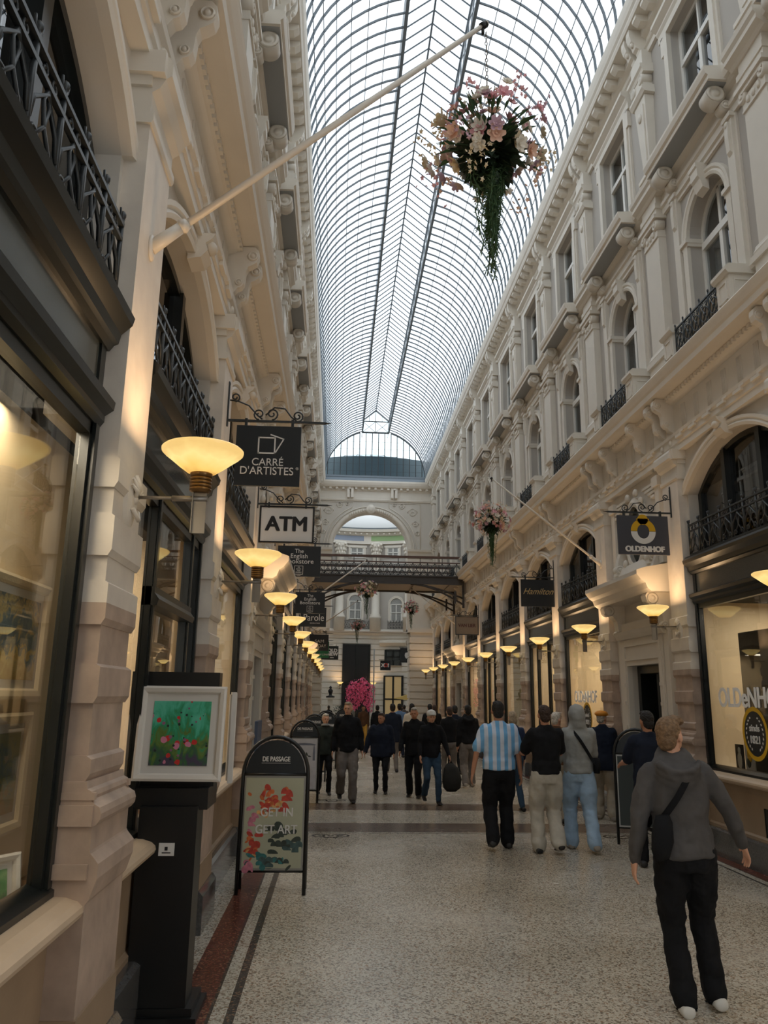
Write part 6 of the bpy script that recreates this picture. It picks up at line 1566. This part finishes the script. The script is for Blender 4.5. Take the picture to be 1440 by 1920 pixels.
# 5 yellow cap
o, d = person(4.22, 12.4, 1.62, -.35, 'person in an orange-yellow flat cap, long navy coat and beige trousers by the side door', K_navy, K_beige, H_grey, K_gshoe, m_skin, 'jacket', step=(.05, -.08), armL=(.2, .12, .3), armR=(.3, .1, .5), look=-.6, hem=.78, wide=1.16, legw=1.25, near=1, fwdlean=.05)
q = MB().m(K_orange); q.ball(d['hp'](0, -.01, .075), (.1, .115, .05), 16, 10, d['Rl']); q.ball(d['hp'](0, .1, .055), (.07, .05, .012), 12, 6, d['Rl']); q.build('flat_cap', o)
# 6 navy tee man behind the blond boy
person(3.55, 8.9, 1.68, -.2, 'dark-haired person in a navy t-shirt partly hidden behind the person in the charcoal hoodie', K_navy, K_black, H_dark, K_shoe, m_skin2, 'tee', armL=(.5, .2, .9), armR=(.4, .2, .8), look=.3, hem=.9, wide=1.1, near=1, sleeve='short', collar=False)
# 7
person(3.0, 13.3, 1.58, .1, 'person with shoulder-length grey hair in a denim jacket and jeans behind the striped shirt', K_dbl, K_djean, H_lb, K_shoe, m_skin, 'jacket', hem=.95, hairlen=.8, step=(.1, -.1), legw=.95)
# 8
o, d = person(3.4, 12.1, 1.6, -.6, 'white-haired person with an orange bag beside the person in the black t-shirt', K_brown, K_beige, H_white, K_shoe, m_skin, 'jacket', armL=(.4, .15, .9), armR=(.4, .15, .9), look=-.3, step=(.05, -.05))
q = empty('shoulder_bag', (3.2, 11.95, 0), label='orange cloth bag carried beside the person in the black t-shirt', cat='bag'); mb = MB().m(K_orange); mb.loft([((0, 0, 1.22), (.03, 0, 0), (0, .02, 0)), ((0, 0, 1.05), (.08, 0, 0), (0, .04, 0)), ((0, 0, .72), (.1, 0, 0), (0, .05, 0)), ((0, 0, .66), (.08, 0, 0), (0, .04, 0))]); mb.build('bag_body', q)
# 9, 10
person(2.8, 16.6, 1.64, .05, 'person in a black jacket and grey trousers walking away near the right windows', K_black, K_trous, H_dark, K_gshoe, m_skin2, 'jacket', step=(-.16, .14), lift=(.03, 0), hem=.92, wide=1.1, legw=1.2, near=1, hood=1)
person(2.5, 17.2, 1.6, .1, 'person with brown hair in a dark jumper walking away beside the grey-trousered person', K_black, K_trous, H_dbr, K_shoe, m_skin, 'jacket', step=(.1, -.1), hem=.92)
person(2.95, 19.4, 1.6, .1, 'dark-haired person in a dark coat behind the two walking away near the right windows', K_navy, K_black, H_dark, K_shoe, m_skin, 'jacket')
# 11 white cap with backpack in hand
o, d = person(1.72, 14.1, 1.56, pi+.1, 'person in a white cap and blue jeans walking towards the camera with a backpack', K_black, K_djean, H_lb, K_shoe, m_skin, 'jacket', step=(.16, -.14), lift=(0, .07), armL=(.15, .32, .3), armR=(.1, .15, .35), hem=.86, wide=1.1, near=1, hairlen=.55)
K_cap = mat('white_cap_cloth', (206, 206, 202), .8)
q = MB().m(K_cap); q.ball(d['hp'](0, -.008, .062), (.087, .1, .075), 16, 10, d['Rl']); q.ball(d['hp'](0, .1, .05), (.06, .055, .01), 12, 6, d['Rl']); q.build('cap', o)
wr, f, el = d['hands'][0]; wp = Matrix.Rotation(pi+.1, 3, 'Z') @ wr
b_ = empty('backpack', (1.72+wp.x, 14.1+wp.y, wp.z-.05), label='dark grey backpack held in the hand of the person with the white cap', cat='bag')
K_bp = cloth('backpack_cloth', (50, 50, 48)); mb = MB().m(K_bp); mb.loft([((0, 0, -.02), (.06, 0, 0), (0, .04, 0)), ((.02, 0, -.1), (.13, 0, 0), (0, .08, 0)), ((.03, 0, -.28), (.17, 0, 0), (0, .1, 0)), ((.03, 0, -.42), (.15, 0, 0), (0, .1, 0)), ((.02, 0, -.48), (.08, 0, 0), (0, .06, 0))]); mb.build('bag_body', b_); mb = MB().m(K_black); mb.tube([(-.05, 0, -.05), (0, 0, .05), (.05, 0, -.05)], .012, 6); mb.build('grab_handle', b_)
# 12
person(1.5, 14.9, 1.6, pi-.25, 'grey-haired person in a black coat leaning towards the person in the white cap', K_black, K_black, H_grey, K_shoe, m_skin2, 'jacket', step=(.08, -.1), look=-.0, hem=.8, wide=1.1, legw=1.1, near=1, armL=(-.1, .15, .3), armR=(.1, .2, .3))
# 13
o, d = person(.92, 15.5, 1.48, pi-.1, 'short dark-haired person in a dark zipped jacket and slim black trousers looking sideways', K_navy, K_black, H_dbr, K_shoe, m_skin2, 'jacket', step=(.04, -.02), look=-.5, hem=.78, wide=1.28, legw=.95, near=1, armL=(.05, .2, .2), armR=(.05, .35, .25), build=1.1)
# 14
person(.25, 14.3, 1.69, pi+.05, 'tall sandy-haired person in an open black jacket and grey trousers walking towards the camera', K_black, K_trous, H_lb, K_shoe, m_skin, 'jacket', step=(.14, -.16), lift=(0, .08), look=-.3, hem=.86, wide=1.15, legw=1.25, near=1, armL=(-.1, .2, .4), armR=(-.15, .2, .4))
# 15
o, d = person(-.16, 15.3, 1.46, pi+.1, 'older white-haired person in a dark green coat walking beside the tall sandy-haired person', K_green, K_black, H_white, K_shoe, m_skin, 'jacket', step=(.08, -.08), look=.2, hem=.84, wide=1.12, legw=.95, near=1, armL=(.2, .2, .8), armR=(.2, .25, .8))
sc_ = MB().m(K_greyh); sc_.loft([(d['nb']+Vector((0, .02, .0)), (.085, 0, 0), (0, .085, .01)), (d['nb']+Vector((0, .02, .04)), (.075, 0, 0), (0, .075, .01))]); sc_.build('pale_scarf', o)
# 16..24 background crowd
person(1.45, 19.8, 1.62, .0, 'person in a long dark jacket walking away behind the short dark-haired person', K_navy, K_trous, H_dark, K_shoe, m_skin, 'jacket', step=(.12, -.12), hem=.75, wide=1.2)
person(2.05, 21.0, 1.62, 0, 'long-haired person in a cream top walking away in the middle distance', K_cream, K_black, H_dark, K_shoe, m_skin, 'jacket', hairlen=1.2, step=(.1, -.1))
person(2.0, 24.4, 1.58, .1, 'person in a light blue shirt beyond the cream-topped person', K_blue, K_navy, H_dark, K_shoe, m_skin2, 'tee', sleeve='short', collar=False)
person(1.06, 29.0, 1.46, pi, 'person in a brown jacket and mustard trousers facing the camera in the distance', K_brown, K_must, H_dbr, K_shoe, m_skin2, 'jacket', step=(.1, -.1))
person(1.45, 26.8, 1.5, 0, 'person in a black jacket with a dark cap walking away beside the mustard-trousered person', K_black, K_trous, H_dark, K_shoe, m_skin, 'jacket')
person(-.25, 36.0, 1.35, 0, 'small dark-clothed figure far away below the iron lantern', K_black, K_black, H_dark, K_shoe, m_skin, 'jacket')
person(2.72, 22.6, 1.6, 0, 'dark-haired person in a black coat far along the right, middle of the crowd', K_black, K_black, H_dark, K_shoe, m_skin, 'jacket')
person(3.06, 24.2, 1.56, .1, 'person with dark brown hair and dark coat far along the right, near white banners', K_black, K_djean, H_dbr, K_shoe, m_skin, 'jacket', hairlen=.5)
person(2.9, 33.0, 1.45, 0, 'distant person in grey at the mouth of the far rotunda', K_trous, K_black, H_dark, K_shoe, m_skin, 'jacket')
person(.62, 31.5, 1.5, .2, 'distant person in a pale jacket left of the mustard-trousered person', K_greyh, K_black, H_grey, K_shoe, m_skin, 'jacket')
